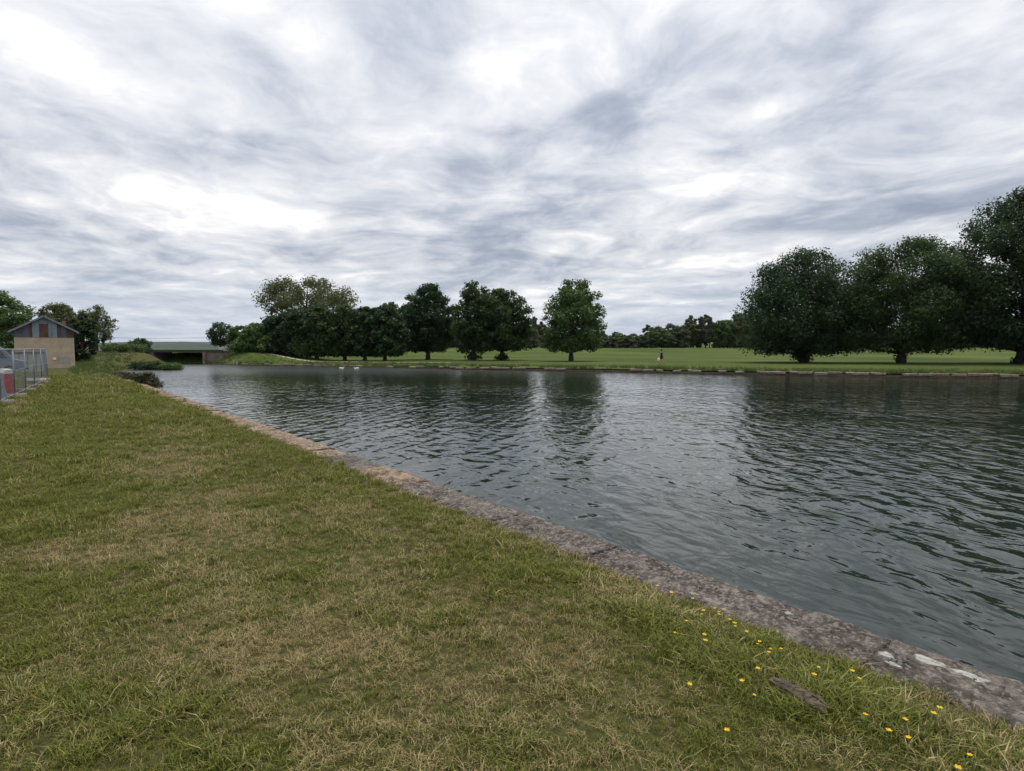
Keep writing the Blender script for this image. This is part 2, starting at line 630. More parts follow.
# hills far away
def hills():
    n = 240
    xs = np.linspace(-4600, 4600, n)
    rows = [0, 0.25, 0.5, 0.75, 1.0]
    V = []
    for k, r in enumerate(rows):
        y = 3000 + r * 700
        hgt = (18 + 30 * fbm(xs * 0.0011, xs * 0 + 3, 44, 3) + 7.0 * fbm(xs * 0.02, xs * 0 + k, 47, 4)) * math.sin(r * math.pi * 0.5) ** 0.8
        V.append(np.stack([xs, np.full(n, y), hgt * 1.0 + 2.0 - 1.2 * (r == 0)], -1))
    V = np.concatenate(V)
    i = (np.arange(len(rows) - 1)[:, None] * n + np.arange(n - 1)[None, :]).ravel()
    Fc = np.stack([i, i + 1, i + n + 1, i + n], -1)
    m, t, b, _ = mat('wooded_hill')
    pos = t.n('ShaderNodeNewGeometry').outputs['Position']
    t.put(b.inputs['Base Color'], t.ramp(t.noise(t.mapping(pos, scale=(1, 0.2, 3)), 0.02, 6, 0.6), [(0.35, (0.014, 0.026, 0.022)), (0.65, (0.040, 0.056, 0.038))]))
    b.inputs['Roughness'].default_value = 1.0
    o = link('hill_range', mesh_np('hill_range', V, Fc, smooth=True), m)
    tag(o, kind='structure')


hills()


# ------------------------------------------------------------------ quay walls with their stones
def stone_mesh(name, L, W, H, nx, ny, rough, seed):
    """a worn block: gridded top with rounded broken arrises, plain sides"""
    rs = np.random.RandomState(seed)
    xs = np.linspace(-L / 2, L / 2, nx)
    ys = np.linspace(-W / 2, W / 2, ny)
    X, Y = np.meshgrid(xs, ys)
    ex = np.minimum(X + L / 2, L / 2 - X)
    ey = np.minimum(Y + W / 2, W / 2 - Y)
    drop = 0.005 * (1 - sstep(0, 0.03, ex)) + 0.040 * (1 - sstep(0, 0.07, ey))
    Z = -drop + rough * (fbm(X * 5 + seed, Y * 5, seed, 4) - 0.5) + 0.4 * rough * (rs.rand(*X.shape) - 0.5)
    jit = 0.022 * (fbm(X * 4 + 9, Y * 4 + seed, seed + 3) - 0.5)
    X2 = X + np.where(ex < 1e-6, 0, jit)
    Y2 = Y + jit * 1.6 + np.where(np.abs(ey) < 0.03, 0.05 * (fbm(X * 3 + seed, Y * 0 + 4, seed + 8, 3) - 0.5), 0)
    top = np.stack([X2, Y2, Z], -1).reshape(-1, 3)
    V = [tuple(p) for p in top]
    Fc = []
    for j in range(ny - 1):
        for i in range(nx - 1):
            a = j * nx + i
            Fc.append((a, a + 1, a + nx + 1, a + nx))
    ring = [i for i in range(nx)] + [j * nx + nx - 1 for j in range(1, ny)] + [(ny - 1) * nx + i for i in range(nx - 2, -1, -1)] + [j * nx for j in range(ny - 2, 0, -1)]
    base = len(V)
    for i in ring:
        V.append((V[i][0], V[i][1], -H))
    n = len(ring)
    for k in range(n):
        k2 = (k + 1) % n
        Fc.append((ring[k], base + k, base + k2, ring[k2]))
    me = bpy.data.meshes.new(name)
    me.from_pydata(V, [], Fc)
    for p in me.polygons:
        p.use_smooth = p.index < (nx - 1) * (ny - 1)
    me.update()
    return me


def build_near_quay():
    ang = math.atan2(UY, UX)
    w = MB()
    a0, a1 = quay(-QUAY_BACK - 12, 0.05), quay(QUAY_L + 0.4, 0.05)
    b0, b1 = quay(-QUAY_BACK - 12, 0.56), quay(QUAY_L + 0.4, 0.56)
    zt = QUAY_TOP - 0.25
    w.add([(*a0, -1), (*a1, -1), (*b1, -1), (*b0, -1), (*a0, zt), (*a1, zt), (*b1, zt), (*b0, zt)],
          [(3, 2, 1, 0), (4, 5, 6, 7), (0, 1, 5, 4), (1, 2, 6, 5), (2, 3, 7, 6), (3, 0, 4, 7)])
    root = w.build('canal_quay', M['stone_grey'])
    tag(root, 'weathered stone quay edging the lawn along the near side of the water', 'quay')
    rs = random.Random(5)
    hi = [stone_mesh('stone', 1.0, COPING_W, 0.26, 30, 22, 0.045, k) for k in range(5)]
    lo = [stone_mesh('stone', 1.0, COPING_W, 0.26, 12, 8, 0.040, 20 + k) for k in range(5)]
    lot = [stone_mesh('stone', 1.0, COPING_W, 0.26, 10, 7, 0.045, 40 + k) for k in range(6)]
    for me in hi + lo:
        me.materials.append(M['stone_grey'])
    for me in lot:
        me.materials.append(M['stone_tan'])
    s = -QUAY_BACK
    sx = at(410, 478, QUAY_TOP)
    s_tan = (sx.xy - q0.xy).length
    while s < QUAY_L:
        near = -2.5 < s < 7
        tan = s > s_tan + rs.gauss(0, 2.2)
        L = rs.uniform(0.55, 0.95) if tan else rs.uniform(0.95, 1.45)
        me = rs.choice(lot if tan else (hi if near else lo))
        o = link('stone', me, None, root)
        x, y = quay(s + L / 2, COPING_W / 2 - 0.0)
        o.location = (x, y, QUAY_TOP + rs.uniform(-0.004, 0.004) + (rs.uniform(-.02, .02) if tan else 0))
        o.rotation_euler = (rs.uniform(-.012, .012), rs.uniform(-.004, .004), ang + rs.uniform(-.004, .004) + (math.pi if rs.random() < .5 else 0))
        o.scale = ((L - 0.002), 1 + rs.uniform(-.02, .02), 1)
        s += L
    bpy.context.view_layer.update()
    # pale lichen crusts and little stones on the coping
    for (px, py, rx, ry, nm) in ((927, 661, 0.085, 0.045, 'lichen_patch'), (971, 676, 0.10, 0.045, 'lichen_patch'), (789, 614, 0.04, 0.022, 'pebble'), (848, 668, .03, .02, 'pebble'), (693, 593, .035, .02, 'pebble'), (886, 655, .05, .03, 'lichen_patch'), (893, 664, .045, .022, 'lichen_patch')):
        p = at(px, py, QUAY_TOP + 0.01)
        ok, hit, *_ = scene.ray_cast(bpy.context.evaluated_depsgraph_get(), Vector((p.x, p.y, 3)), Vector((0, 0, -1)))
        vs_, fs = [], []
        n = 18
        for lv, (sc_, hz) in enumerate(((1.0, -0.014), (0.88, 0.003 if nm == 'lichen_patch' else 0.012), (0.5, 0.005 if nm == 'lichen_patch' else 0.016))):
            for k in range(n):
                a = 2 * math.pi * k / n
                r = sc_ * (1 + 0.7 * (vnoise(math.cos(a) * 2 + px, math.sin(a) * 2 + py, 2) - 0.5) + 0.12 * (rs.random() - .5))
                vs_.append((rx * r * math.cos(a), ry * r * math.sin(a), hz + rs.uniform(-.003, .003)))
        for lv in range(2):
            for k in range(n):
                k2 = (k + 1) % n
                fs.append((lv * n + k, lv * n + k2, (lv + 1) * n + k2, (lv + 1) * n + k))
        fs.append(tuple(range(2 * n, 3 * n)))
        m = MB().add(vs_, fs)
        m.build(nm, M['lichen'], root, (p.x, p.y, hit.z if ok else QUAY_TOP), ang, smooth=False)


build_near_quay()


def build_far_quay():
    """low masonry edge of the opposite bank, each coping stone its own piece"""
    pts = densify(far_bank[3:-2], None, 0.5)
    w = MB()
    V, Fc = [], []
    for i, (x, y) in enumerate(pts):
        top = 0.19 + 0.05 * (vnoise(i * 0.13, 2, 6) - .5) - 0.10 * float(sstep(0, -30, x))
        j = 0.10 * (vnoise(i * 0.7, 5, 8) - 0.5)
        V += [(x, y - 0.08 + j, -0.6), (x, y - 0.05 + j, top), (x, y + 0.45, top), (x, y + 0.45, -0.6)]
    for i in range(len(pts) - 1):
        a, b = i * 4, i * 4 + 4
        Fc += [(a + 1, a, b, b + 1), (a + 2, a + 1, b + 1, b + 2), (a + 3, a + 2, b + 2, b + 3)]
    w.add(V, Fc)
    root = w.build('canal_bank_wall', M['stone_red'])
    tag(root, 'low broken brown masonry edge of the grassy bank across the water', 'wall')
    rs = random.Random(9)
    ms = [stone_mesh('stone', 1.0, 0.45, 0.20, 7, 5, 0.05, 60 + k) for k in range(6)]
    for k, me in enumerate(ms):
        me.materials.append(M['stone_far'] if k % 3 else M['stone_tan'])
    d = 0.0
    seg = [(pts[i], pts[i + 1]) for i in range(len(pts) - 1)]
    lens = [float(np.hypot(*(b - a))) for a, b in seg]
    total = sum(lens)
    cum = np.concatenate([[0], np.cumsum(lens)])
    d = 12.0
    while d < total - 1:
        i = int(np.searchsorted(cum, d)) - 1
        a, b = seg[min(i, len(seg) - 1)]
        t = (d - cum[i]) / max(lens[min(i, len(lens) - 1)], 1e-6)
        x, y = a + (b - a) * t
        L = rs.uniform(0.6, 1.35)
        left = x < 12
        if rs.random() < (0.40 if left else 0.70):
            o = link('stone', rs.choice(ms), None, root)
            zt = 0.36 - 0.13 * float(sstep(6, -30, x))
            o.location = (x, y + 0.10 + rs.uniform(-.05, .05), zt + rs.uniform(-.05, .03))
            o.rotation_euler = (rs.uniform(-.05, .05), rs.uniform(-.05, .05), math.atan2(b[1] - a[1], b[0] - a[0]) + rs.uniform(-.05, .05))
            o.scale = (L * 0.96, rs.uniform(.9, 1.1), rs.uniform(.8, 1.05))
        d += L


build_far_quay()


# ------------------------------------------------------------------ trees
def leaf_quads(C, Nrm, size, rs, aspect=0.62):
    """one small diamond-shaped leaf per row of C"""
    n = len(C)
    r = rs.normal(size=(n, 3))
    Nrm = Nrm / np.linalg.norm(Nrm, axis=1, keepdims=True)
    a = np.cross(Nrm, r)
    a /= np.linalg.norm(a, axis=1, keepdims=True) + 1e-9
    b = np.cross(Nrm, a)
    s = (size * (0.6 + 0.8 * rs.rand(n)))[:, None]
    bend = Nrm * s * 0.15
    V = np.stack([C - a * s * 0.5, C - b * s * aspect * 0.5 + bend, C + a * s * 0.5, C + b * s * aspect * 0.5 + bend], 1).reshape(-1, 3)
    Fc = np.arange(n * 4).reshape(n, 4)
    return V, Fc


def crown_arrays(rs, H0, H1, Rx, Ry, prof, n_cl, n_leaf, leaf, cl_size=0.26, off=(0, 0), hollow=0.45, spread=0.55):
    """leaf clumps through the crown's volume; returns verts, faces, tints, clump centres"""
    t = np.linspace(0, 1, 200)
    p = prof(t)
    cdf = np.cumsum(p + 0.05)
    cdf /= cdf[-1]
    tt = np.interp((np.arange(n_cl) + rs.rand(n_cl)) / n_cl, cdf, t)
    ang = np.arange(n_cl) * 2.39996 + rs.normal(size=n_cl) * 0.5 + rs.rand() * 6.28
    rad = np.sqrt(hollow ** 2 + (1 - hollow ** 2) * rs.rand(n_cl)) * (0.92 + 0.16 * rs.rand(n_cl))
    pr = prof(tt)
    cr = cl_size * Rx * (0.65 + 0.7 * rs.rand(n_cl)) * (0.55 + 0.45 * pr)
    lump = 0.82 + 0.36 * fbm(np.cos(ang) * 1.6 + 7, np.sin(ang) * 1.6 + tt * 5, int(rs.randint(999)), 2)
    rr = np.maximum(rad * pr * lump, 0.0)
    cx = off[0] * tt + np.cos(ang) * np.maximum(Rx * rr - cr * 0.6, 0.02)
    cy = off[1] * tt + np.sin(ang) * np.maximum(Ry * rr - cr * 0.6, 0.02)
    cz = H0 + (H1 - H0) * tt
    cz = np.minimum(cz, H1 - cr * 0.55)
    cz = np.maximum(cz, H0 + cr * 0.6)
    w = cr ** 2
    cnt = rs.multinomial(n_leaf, w / w.sum())
    idx = np.repeat(np.arange(n_cl), cnt)
    n = len(idx)
    d = rs.normal(size=(n, 3))
    d /= np.linalg.norm(d, axis=1, keepdims=True)
    q = (rs.rand(n) ** spread)[:, None]
    q *= (0.8 + 0.28 * rs.rand(n))[:, None]
    P = np.stack([cx[idx], cy[idx], cz[idx]], 1) + d * q * cr[idx][:, None] * np.array([1.0, 1.0, 0.72])
    nr = d * 0.6 + rs.normal(size=(n, 3)) * 0.55 + np.array([0, 0, 0.45])
    V, Fc = leaf_quads(P, nr, leaf, rs)
    ct = rs.rand(n_cl)
    tint = np.clip(0.15 + 0.5 * ct[idx] + 0.35 * (rs.rand(n) - 0.3), 0, 1)
    return V, Fc, tint, np.stack([cx, cy, cz, cr], 1)


PROF = {
    'round': lambda t: np.sqrt(np.clip(1 - ((t - 0.42) / 0.58) ** 2, 0, 1)) * (0.82 + 0.18 * sstep(0, .25, t)),
    'lime': lambda t: np.where(t < 0.3, 0.84 + 0.16 * sstep(0, .3, t), np.clip(1 - ((t - 0.3) / 0.7) ** 2.3, 0, 1) ** 0.55),
    'dome': lambda t: np.sqrt(np.clip(1 - np.clip(t - 0.10, 0, 1) ** 2 / 0.81, 0, 1)),
    'tall': lambda t: np.clip(np.sin(np.clip(t * 0.9 + 0.1, 0, 1) * math.pi), 0, 1) ** 0.55,
    'umbrella': lambda t: np.where(t < 0.55, 0.35 + 0.65 * sstep(0, .5, t), np.sqrt(np.clip(1 - ((t - .55) / .45) ** 2, 0, 1))),
}


def trunk_mesh(rs, H0, H1, cl, r0, lean, n_limb, n_sides=8):
    m = MB()
    top = H0 + (H1 - H0) * 0.72
    npt = 7
    pts, rad = [], []
    wob = rs.normal(size=(npt, 2)) * r0 * 0.35
    for i in range(npt):
        f = i / (npt - 1)
        pts.append((lean[0] * f * f * 0.7 + wob[i, 0] * f, lean[1] * f * f * 0.7 + wob[i, 1] * f, top * f - (0.25 if i == 0 else 0)))
        rad.append(r0 * (1.35 if i == 0 else (1 - 0.86 * f)))
    m.tube(pts, rad, n_sides)
    order = rs.permutation(len(cl))[:n_limb]
    for k in order:
        x, y, z, c = cl[k]
        zs = max(H0 * 0.98, z - math.hypot(x, y) * 0.75 - 0.3)
        zs = min(zs, top * 0.92)
        f = zs / top
        sx, sy = lean[0] * f * f * .7, lean[1] * f * f * .7
        r1 = r0 * (1 - 0.86 * f) * 0.55
        mid = ((sx + x) / 2 + rs.normal() * .15, (sy + y) / 2 + rs.normal() * .15, zs + (z - zs) * 0.42)
        m.tube([(sx, sy, zs), mid, (x, y, z)], [r1, r1 * 0.6, r1 * 0.18], 5)
    return m


def make_tree(label, base, H, crown0, Rx, Ry, prof='round', seed=1, n_cl=90, n_leaf=14000, leaf=0.30, m='leaf_maple',
              off=(0, 0), r0=0.32, limbs=26, cl_size=0.26, hollow=0.45, name='broadleaf_tree', cat='tree', group=None, skirt=None, sides=8, stems=1):
    rs = np.random.RandomState(seed)
    root = thing(name, label, cat, base, 0.0, group)
    V, Fc, tint, cl = crown_arrays(rs, crown0, H, Rx, Ry, PROF[prof], n_cl, n_leaf, leaf, cl_size, off, hollow)
    if skirt:                      # leafy shoots round the foot of the trunk
        V2, F2, t2, _ = crown_arrays(rs, 0.0, skirt[1], skirt[0], skirt[0], PROF['round'], 14, skirt[2], leaf * 0.9, 0.5, (0, 0), 0.2)
    link('crown', mesh_np('crown', V, Fc, tint), M[m], root)
    if skirt:
        tag(link('basal_shoots', mesh_np('basal_shoots', V2, F2, t2), M[m], root), kind='stuff')
    for k in range(stems):
        c2 = cl if stems == 1 else cl[cl[:, 0] * (1 if k else -1) > 0] - np.array([(0.45 if k else -0.45), 0, 0, 0])
        tr = trunk_mesh(rs, crown0, H, c2, r0, off if stems == 1 else (1.2 * (1 if k else -1), 0), limbs // stems, sides).build('trunk', M['bark'], root, smooth=True)
        if stems > 1:
            tr.location.x = 0.45 if k else -0.45
    return root


def tree_px(label, cx, base_y, top_y, x0, x1, Y=None, gz=None, crown_y=None, depth=0.9, **kw):
    """place a tree by where its foot stands; sizes follow from its distance"""
    if Y is None:
        z = 0.5
        for _ in range(6):
            p = at(cx, base_y, z)
            z = ground_z(p.x, p.y)
        Y = p.y
    X = (cx - 512) / F * Y
    # perspective depth along the tilted axis differs by under one part in 400
    z = ground_z(X, Y) if gz is None else gz
    px2m = Y / F
    H = CZ + (348 - top_y) * px2m - z
    c0 = (CZ + (348 - crown_y) * px2m - z) if crown_y else H * 0.18
    Rx = (x1 - x0) / 2 * px2m * 1.07
    off = (((x0 + x1) / 2 - cx) * px2m, 0.0)
    return make_tree(label, (X, Y, z), H, max(c0, 0.1), Rx, Rx * depth, off=off, **kw)


# right-hand avenue
AV = 'avenue trees on the far bank'
tree_px('dark round-crowned tree with leafy shoots hiding its trunk, left of the right-hand three', 803, 362.6, 250, 741, 862, crown_y=355, prof='lime', seed=11, n_cl=220, n_leaf=64000, leaf=0.30, cl_size=0.24, r0=0.42, m='leaf_deep', skirt=(2.2, 2.4, 1500), group=AV)
tree_px('broad spreading tree with a bare grey trunk, middle of the right-hand three', 901, 363.2, 239, 842, 985, crown_y=353, prof='lime', seed=23, n_cl=240, n_leaf=70000, leaf=0.30, cl_size=0.21, r0=0.46, m='leaf_maple', skirt=(1.0, 1.2, 260), group=AV)
tree_px('tallest dark tree cut by the right edge of the picture', 1021, 363.6, 190, 938, 1102, crown_y=350, prof='lime', seed=37, n_cl=300, n_leaf=82000, leaf=0.33, hollow=0.3, cl_size=0.20, r0=0.55, m='leaf_deep', skirt=(1.6, 1.0, 500), group=AV)
# trees in the middle
tree_px('lone cone-shaped tree standing by itself in the middle of the far bank', 571, 361.2, 280, 541, 610, crown_y=352, prof='lime', seed=5, n_cl=180, n_leaf=19000, leaf=0.36, cl_size=0.21, hollow=0.35, r0=0.34, m='leaf_green', group=AV)
tree_px('rounded tree with a visible forked trunk, next left of the lone tree', 502, 360.4, 289, 470, 533, crown_y=351, prof='lime', seed=51, n_cl=170, n_leaf=22000, leaf=0.40, cl_size=0.22, hollow=0.3, r0=0.36, m='leaf_maple', skirt=(1.2, 1.1, 400), group=AV)
tree_px('tall narrow-topped tree with sky showing through, second left of the lone tree', 473, 360.2, 281, 450, 500, crown_y=353, prof='tall', seed=66, n_cl=110, n_leaf=14500, leaf=0.38, cl_size=0.26, hollow=0.3, r0=0.34, m='leaf_maple', skirt=(1.5, 1.3, 500), group=AV)
tree_px('broad dark tree with a two-humped top at the right end of the tree row', 428, 359.6, 284, 399, 459, crown_y=352, prof='lime', seed=74, n_cl=190, n_leaf=25000, leaf=0.40, cl_size=0.22, hollow=0.35, r0=0.36, m='leaf_deep', group=AV)
# dense row on the left of the far bank
ROW = 'dense tree row on the far bank'
for i, (cx, top, x0, x1, lab, mm, sd, by) in enumerate((
        (385, 306, 366, 404, 'dark low tree at the right end of the dense row', 'leaf_deep', 101, 359.2),
        (365, 307, 349, 384, 'dark tree second from the right end of the dense row', 'leaf_deep', 102, 359.2),
        (345, 305, 328, 366, 'green tree third from the right end of the dense row', 'leaf_maple', 103, 359.0),
        (317, 305, 300, 340, 'green tree fourth from the right end of the dense row, below the tall olive crown', 'leaf_maple', 104, 359.0),
        (296, 309, 278, 316, 'dark tree in the dense row below the left side of the olive crown', 'leaf_deep', 105, 358.8),
        (276, 316, 259, 294, 'dark bushy tree in the left part of the dense row', 'leaf_deep', 106, 358.6),
        (256, 324, 241, 274, 'low dark leafy tree beside the pale path down the embankment', 'leaf_green', 107, 357.6))):
    tree_px(lab, cx, by, top, x0 - 5, x1 + 5, Y=94.5 + 0.8 * (i % 3), crown_y=by - 3.2, prof='dome', seed=sd, n_cl=120, n_leaf=16000, leaf=0.44, cl_size=0.27, hollow=0.4, r0=0.28, m=mm, group=ROW, limbs=14)
tree_px('small bushy tree at the left end of the dense row above the path', 240, 354, 326, 227, 254, Y=104, crown_y=352, prof='round', seed=108, n_cl=50, n_leaf=6000, leaf=0.36, m='leaf_green', r0=0.22, limbs=10, group=ROW)
tree_px('thin airy tree with gaps of sky beside the bridge end', 221, 351, 322, 206, 237, Y=106, crown_y=346, prof='round', seed=109, n_cl=44, n_leaf=4000, leaf=0.28, cl_size=0.28, m='leaf_deep', r0=0.17, limbs=22)
tree_px('tall olive-green tree with a wide crown rising behind the dense row', 308, 355, 279, 260, 358, Y=122, crown_y=325, prof='umbrella', seed=110, n_cl=100, n_leaf=15000, leaf=0.40, cl_size=0.19, m='leaf_olive', r0=0.5, limbs=34)
tree_px('olive tree top showing over the right end of the dense row', 391, 355, 302, 378, 406, Y=135, crown_y=335, prof='round', seed=111, n_cl=40, n_leaf=5000, leaf=0.42, m='leaf_olive', r0=0.3, limbs=12)
# left side, round the buildings
tree_px('large leafy tree left of the gabled building at the left edge', 3, 364, 291, -36, 38, Y=76, crown_y=362, prof='dome', seed=121, n_cl=110, n_leaf=17000, leaf=0.33, m='leaf_green', r0=0.42, limbs=18, cl_size=0.22)
tree_px('olive tree rising behind the right half of the gabled roof', 63, 360, 304, 36, 92, Y=90, crown_y=345, prof='round', seed=122, n_cl=70, n_leaf=9000, leaf=0.36, m='leaf_olive', r0=0.34, limbs=20, cl_size=0.24)
tree_px('dark tree close to the right wall of the gabled building', 83, 363, 314, 70, 99, Y=66, crown_y=360, prof='round', seed=123, n_cl=60, n_leaf=8000, leaf=0.28, m='leaf_deep', r0=0.24, limbs=12)
tree_px('slender airy tree with two bare stems right of the buildings', 101, 352, 305, 84, 118, Y=98, crown_y=342, prof='round', seed=124, n_cl=60, n_leaf=5200, leaf=0.26, cl_size=0.32, m='leaf_olive', r0=0.26, limbs=30, stems=2)
tree_px('low rounded bush on the bank left of the bridge', 140, 354.5, 338.5, 127, 155, Y=92, crown_y=354, prof='dome', seed=125, n_cl=36, n_leaf=4500, leaf=0.28, m='leaf_green', r0=0.12, limbs=6, name='bush', cat='bush')
tree_px('small dark bush at the foot of the airy two-stemmed tree', 113, 354.5, 344, 103, 125, Y=88, crown_y=354, prof='dome', seed=126, n_cl=28, n_leaf=3200, leaf=0.28, m='leaf_deep', r0=0.1, limbs=6, name='bush', cat='bush')


# far wood beyond the field: five kinds copied along the field's end
def far_wood():
    spec = [(12, 0.2, 5.4, 'dome', 'leaf_wood_hazed', 46, 'broad grey-green'), (13.5, 0.2, 4.8, 'round', 'leaf_green', 44, 'rounded fresh-green'),
            (11, 0.2, 5.8, 'dome', 'leaf_deep', 46, 'broad dark'), (15.5, 2.5, 2.6, 'tall', 'leaf_wood_hazed', 60, 'tall thin'), (14.5, 1.0, 3.6, 'round', 'leaf_olive', 34, 'olive-tinted')]
    protos = []
    for k, (h, c0, r, pf, m, ncl, adj) in enumerate(spec):
        protos.append(make_tree('tree', (0, 0, 0), h, c0, r, r, pf, 300 + k, ncl, 5200, 0.72, m,
                                r0=0.25, limbs=8, cl_size=0.42 if pf == 'tall' else 0.30, hollow=0.15, name='woodland_tree', group='trees of the distant wood', sides=5))
    used = [False] * len(spec)
    rs = random.Random(77)
    px = 396
    row = 0
    while True:
        if px > 1090:
            row += 1
            px = 400
            if row == 2:
                break
        Y = rs.uniform(246, 256) if row == 0 else rs.uniform(262, 276)
        # crown tops of the wood as the photograph shows them
        if px < 545:
            top, where = rs.uniform(316, 328), 'left of the lone tree'
        elif px < 645:
            top, where = rs.uniform(329, 335), 'just right of the lone tree'
        elif px < 690:
            top, where = rs.uniform(323, 331), 'above the walking person'
        elif px < 765:
            top, where = rs.uniform(313, 324), 'left of the right-hand avenue trees'
        else:
            top, where = rs.uniform(320, 331), 'between the right-hand avenue trees'
        if row == 0:
            top += 3
        k = rs.choice([0, 1, 0, 0, 3, 3, 4, 4]) if top < 327 else rs.choice([0, 2, 1, 0])
        if used[k]:
            o = copy_tree(protos[k])
        else:
            o = protos[k]
            used[k] = True
        o['label'] = '%s tree of the distant wood %s' % (spec[k][6], where)
        X = (px - 512) / F * Y
        z = ground_z(X, Y)
        H = CZ + (348 - top) * Y / F - z
        o.location = (X, Y, z)
        o.rotation_euler = (0, 0, rs.uniform(0, 6.28))
        s = H / spec[k][0]
        o.scale = (max(s, .8) * rs.uniform(.9, 1.15), max(s, .8) * rs.uniform(.9, 1.15), s)
        px += rs.uniform(6, 10)


far_wood()


# ------------------------------------------------------------------ shrubs and weeds on the near bank
def bank_bush(label, px, py, w, h, seed, m, n=5000, leaf=0.12, Y=None, cat='bush', z0=None):
    p = at(px, py, 0.45) if Y is None else Vector(((px - 512) / F * Y, Y, 0))
    z = ground_z(p.x, p.y) if z0 is None else z0
    return make_tree(label, (p.x, p.y, z - 0.05), h, 0.05, w, w * 0.8, 'dome', seed, 40, n, leaf, m, r0=0.05, limbs=12, cl_size=0.3, hollow=0.3, name='bush', cat=cat)


bank_bush('dense brownish bush overhanging the water where the quay ends', 146, 384, 0.95, 0.95, 201, 'leaf_brown', 6000, 0.09, z0=0.2)
bank_bush('tangled green-brown bush just left of the one overhanging the water', 122, 375.5, 1.3, 0.75, 202, 'leaf_brown', 5000, 0.11)
bank_bush('low green bush at the tip of the grassy spit near the bridge', 170, 365.6, 1.7, 0.6, 203, 'leaf_green', 2600, 0.2, z0=0.0)
bank_bush('low dark bush on the water side of the spit, left of its tip', 148, 365.4, 2.2, 0.8, 204, 'leaf_deep', 3200, 0.2)
bank_bush('dark green scrub patch on the rough bank right of the buildings', 124, 362.5, 3.0, 1.1, 205, 'leaf_green', 4500, 0.2)


# ------------------------------------------------------------------ grass
def grass_material(name, green_lo, green_hi, straw_lo, straw_hi):
    m, t, b, out = mat(name)
    dry = t.n('ShaderNodeAttribute', attribute_name='dry', attribute_type='INSTANCER').outputs['Fac']
    tint = t.n('ShaderNodeAttribute', attribute_name='tint').outputs['Fac']
    g = t.ramp(tint, [(0, green_lo), (1, green_hi)])
    s = t.ramp(tint, [(0, straw_lo), (1, straw_hi)])
    fac = t.smooth(t.math('ADD', t.math('MULTIPLY', tint, 0.55), dry), 0.62, 0.95)
    col = t.mix(fac, g, s)
    t.put(b.inputs['Base Color'], col)
    b.inputs['Roughness'].default_value = 0.6
    b.inputs['Specular IOR Level'].default_value = 0.25
    tr = t.n('ShaderNodeBsdfTranslucent')
    t.put(tr.inputs[0], col)
    mx = t.n('ShaderNodeMixShader', i_0=0.3)
    t.put(mx.inputs[1], b.outputs[0])
    t.put(mx.inputs[2], tr.outputs[0])
    t.put(out.inputs[0], mx.outputs[0])
    return m


M['grass'] = grass_material('grass_blade', (0.046, 0.064, 0.009), (0.275, 0.288, 0.048), (0.16, 0.12, 0.048), (0.62, 0.50, 0.25))
M['weed'] = grass_material('weed_blade', (0.050, 0.085, 0.018), (0.120, 0.170, 0.045), (0.17, 0.13, 0.07), (0.34, 0.27, 0.15))


def tuft_mesh(name, seed, n, h, spread, bw, lean):
    rs = np.random.RandomState(seed)
    V, Fc, T = [], [], []
    for i in range(n):
        r = spread * math.sqrt(rs.rand())
        a = rs.rand() * 6.283
        x, y = r * math.cos(a), r * math.sin(a)
        hh = h * (0.35 + 0.85 * rs.rand())
        d = rs.rand() * 6.283
        l = hh * lean * (0.3 + 1.1 * rs.rand())
        dx, dy = math.cos(d), math.sin(d)
        sx, sy = -dy * bw * 0.5 * (0.6 + .8 * rs.rand()), dx * bw * 0.5
        z1 = hh * 0.55
        b = len(V)
        V += [(x - sx, y - sy, -0.006), (x + sx, y + sy, -0.006),
              (x + dx * l * .3 + sx * .8, y + dy * l * .3 + sy * .8, z1), (x + dx * l * .3 - sx * .8, y + dy * l * .3 - sy * .8, z1),
              (x + dx * l, y + dy * l, max(hh * (1 - 0.3 * lean * rs.rand()), z1 * .7))]
        Fc += [(b, b + 1, b + 2, b + 3), (b + 3, b + 2, b + 4)]
        t = rs.rand()
        T += [t, t]
    me = bpy.data.meshes.new(name)
    me.from_pydata(V, [], Fc)
    a = me.attributes.new('tint', 'FLOAT', 'FACE')
    a.data.foreach_set('value', np.array(T, np.float32))
    me.update()
    return me


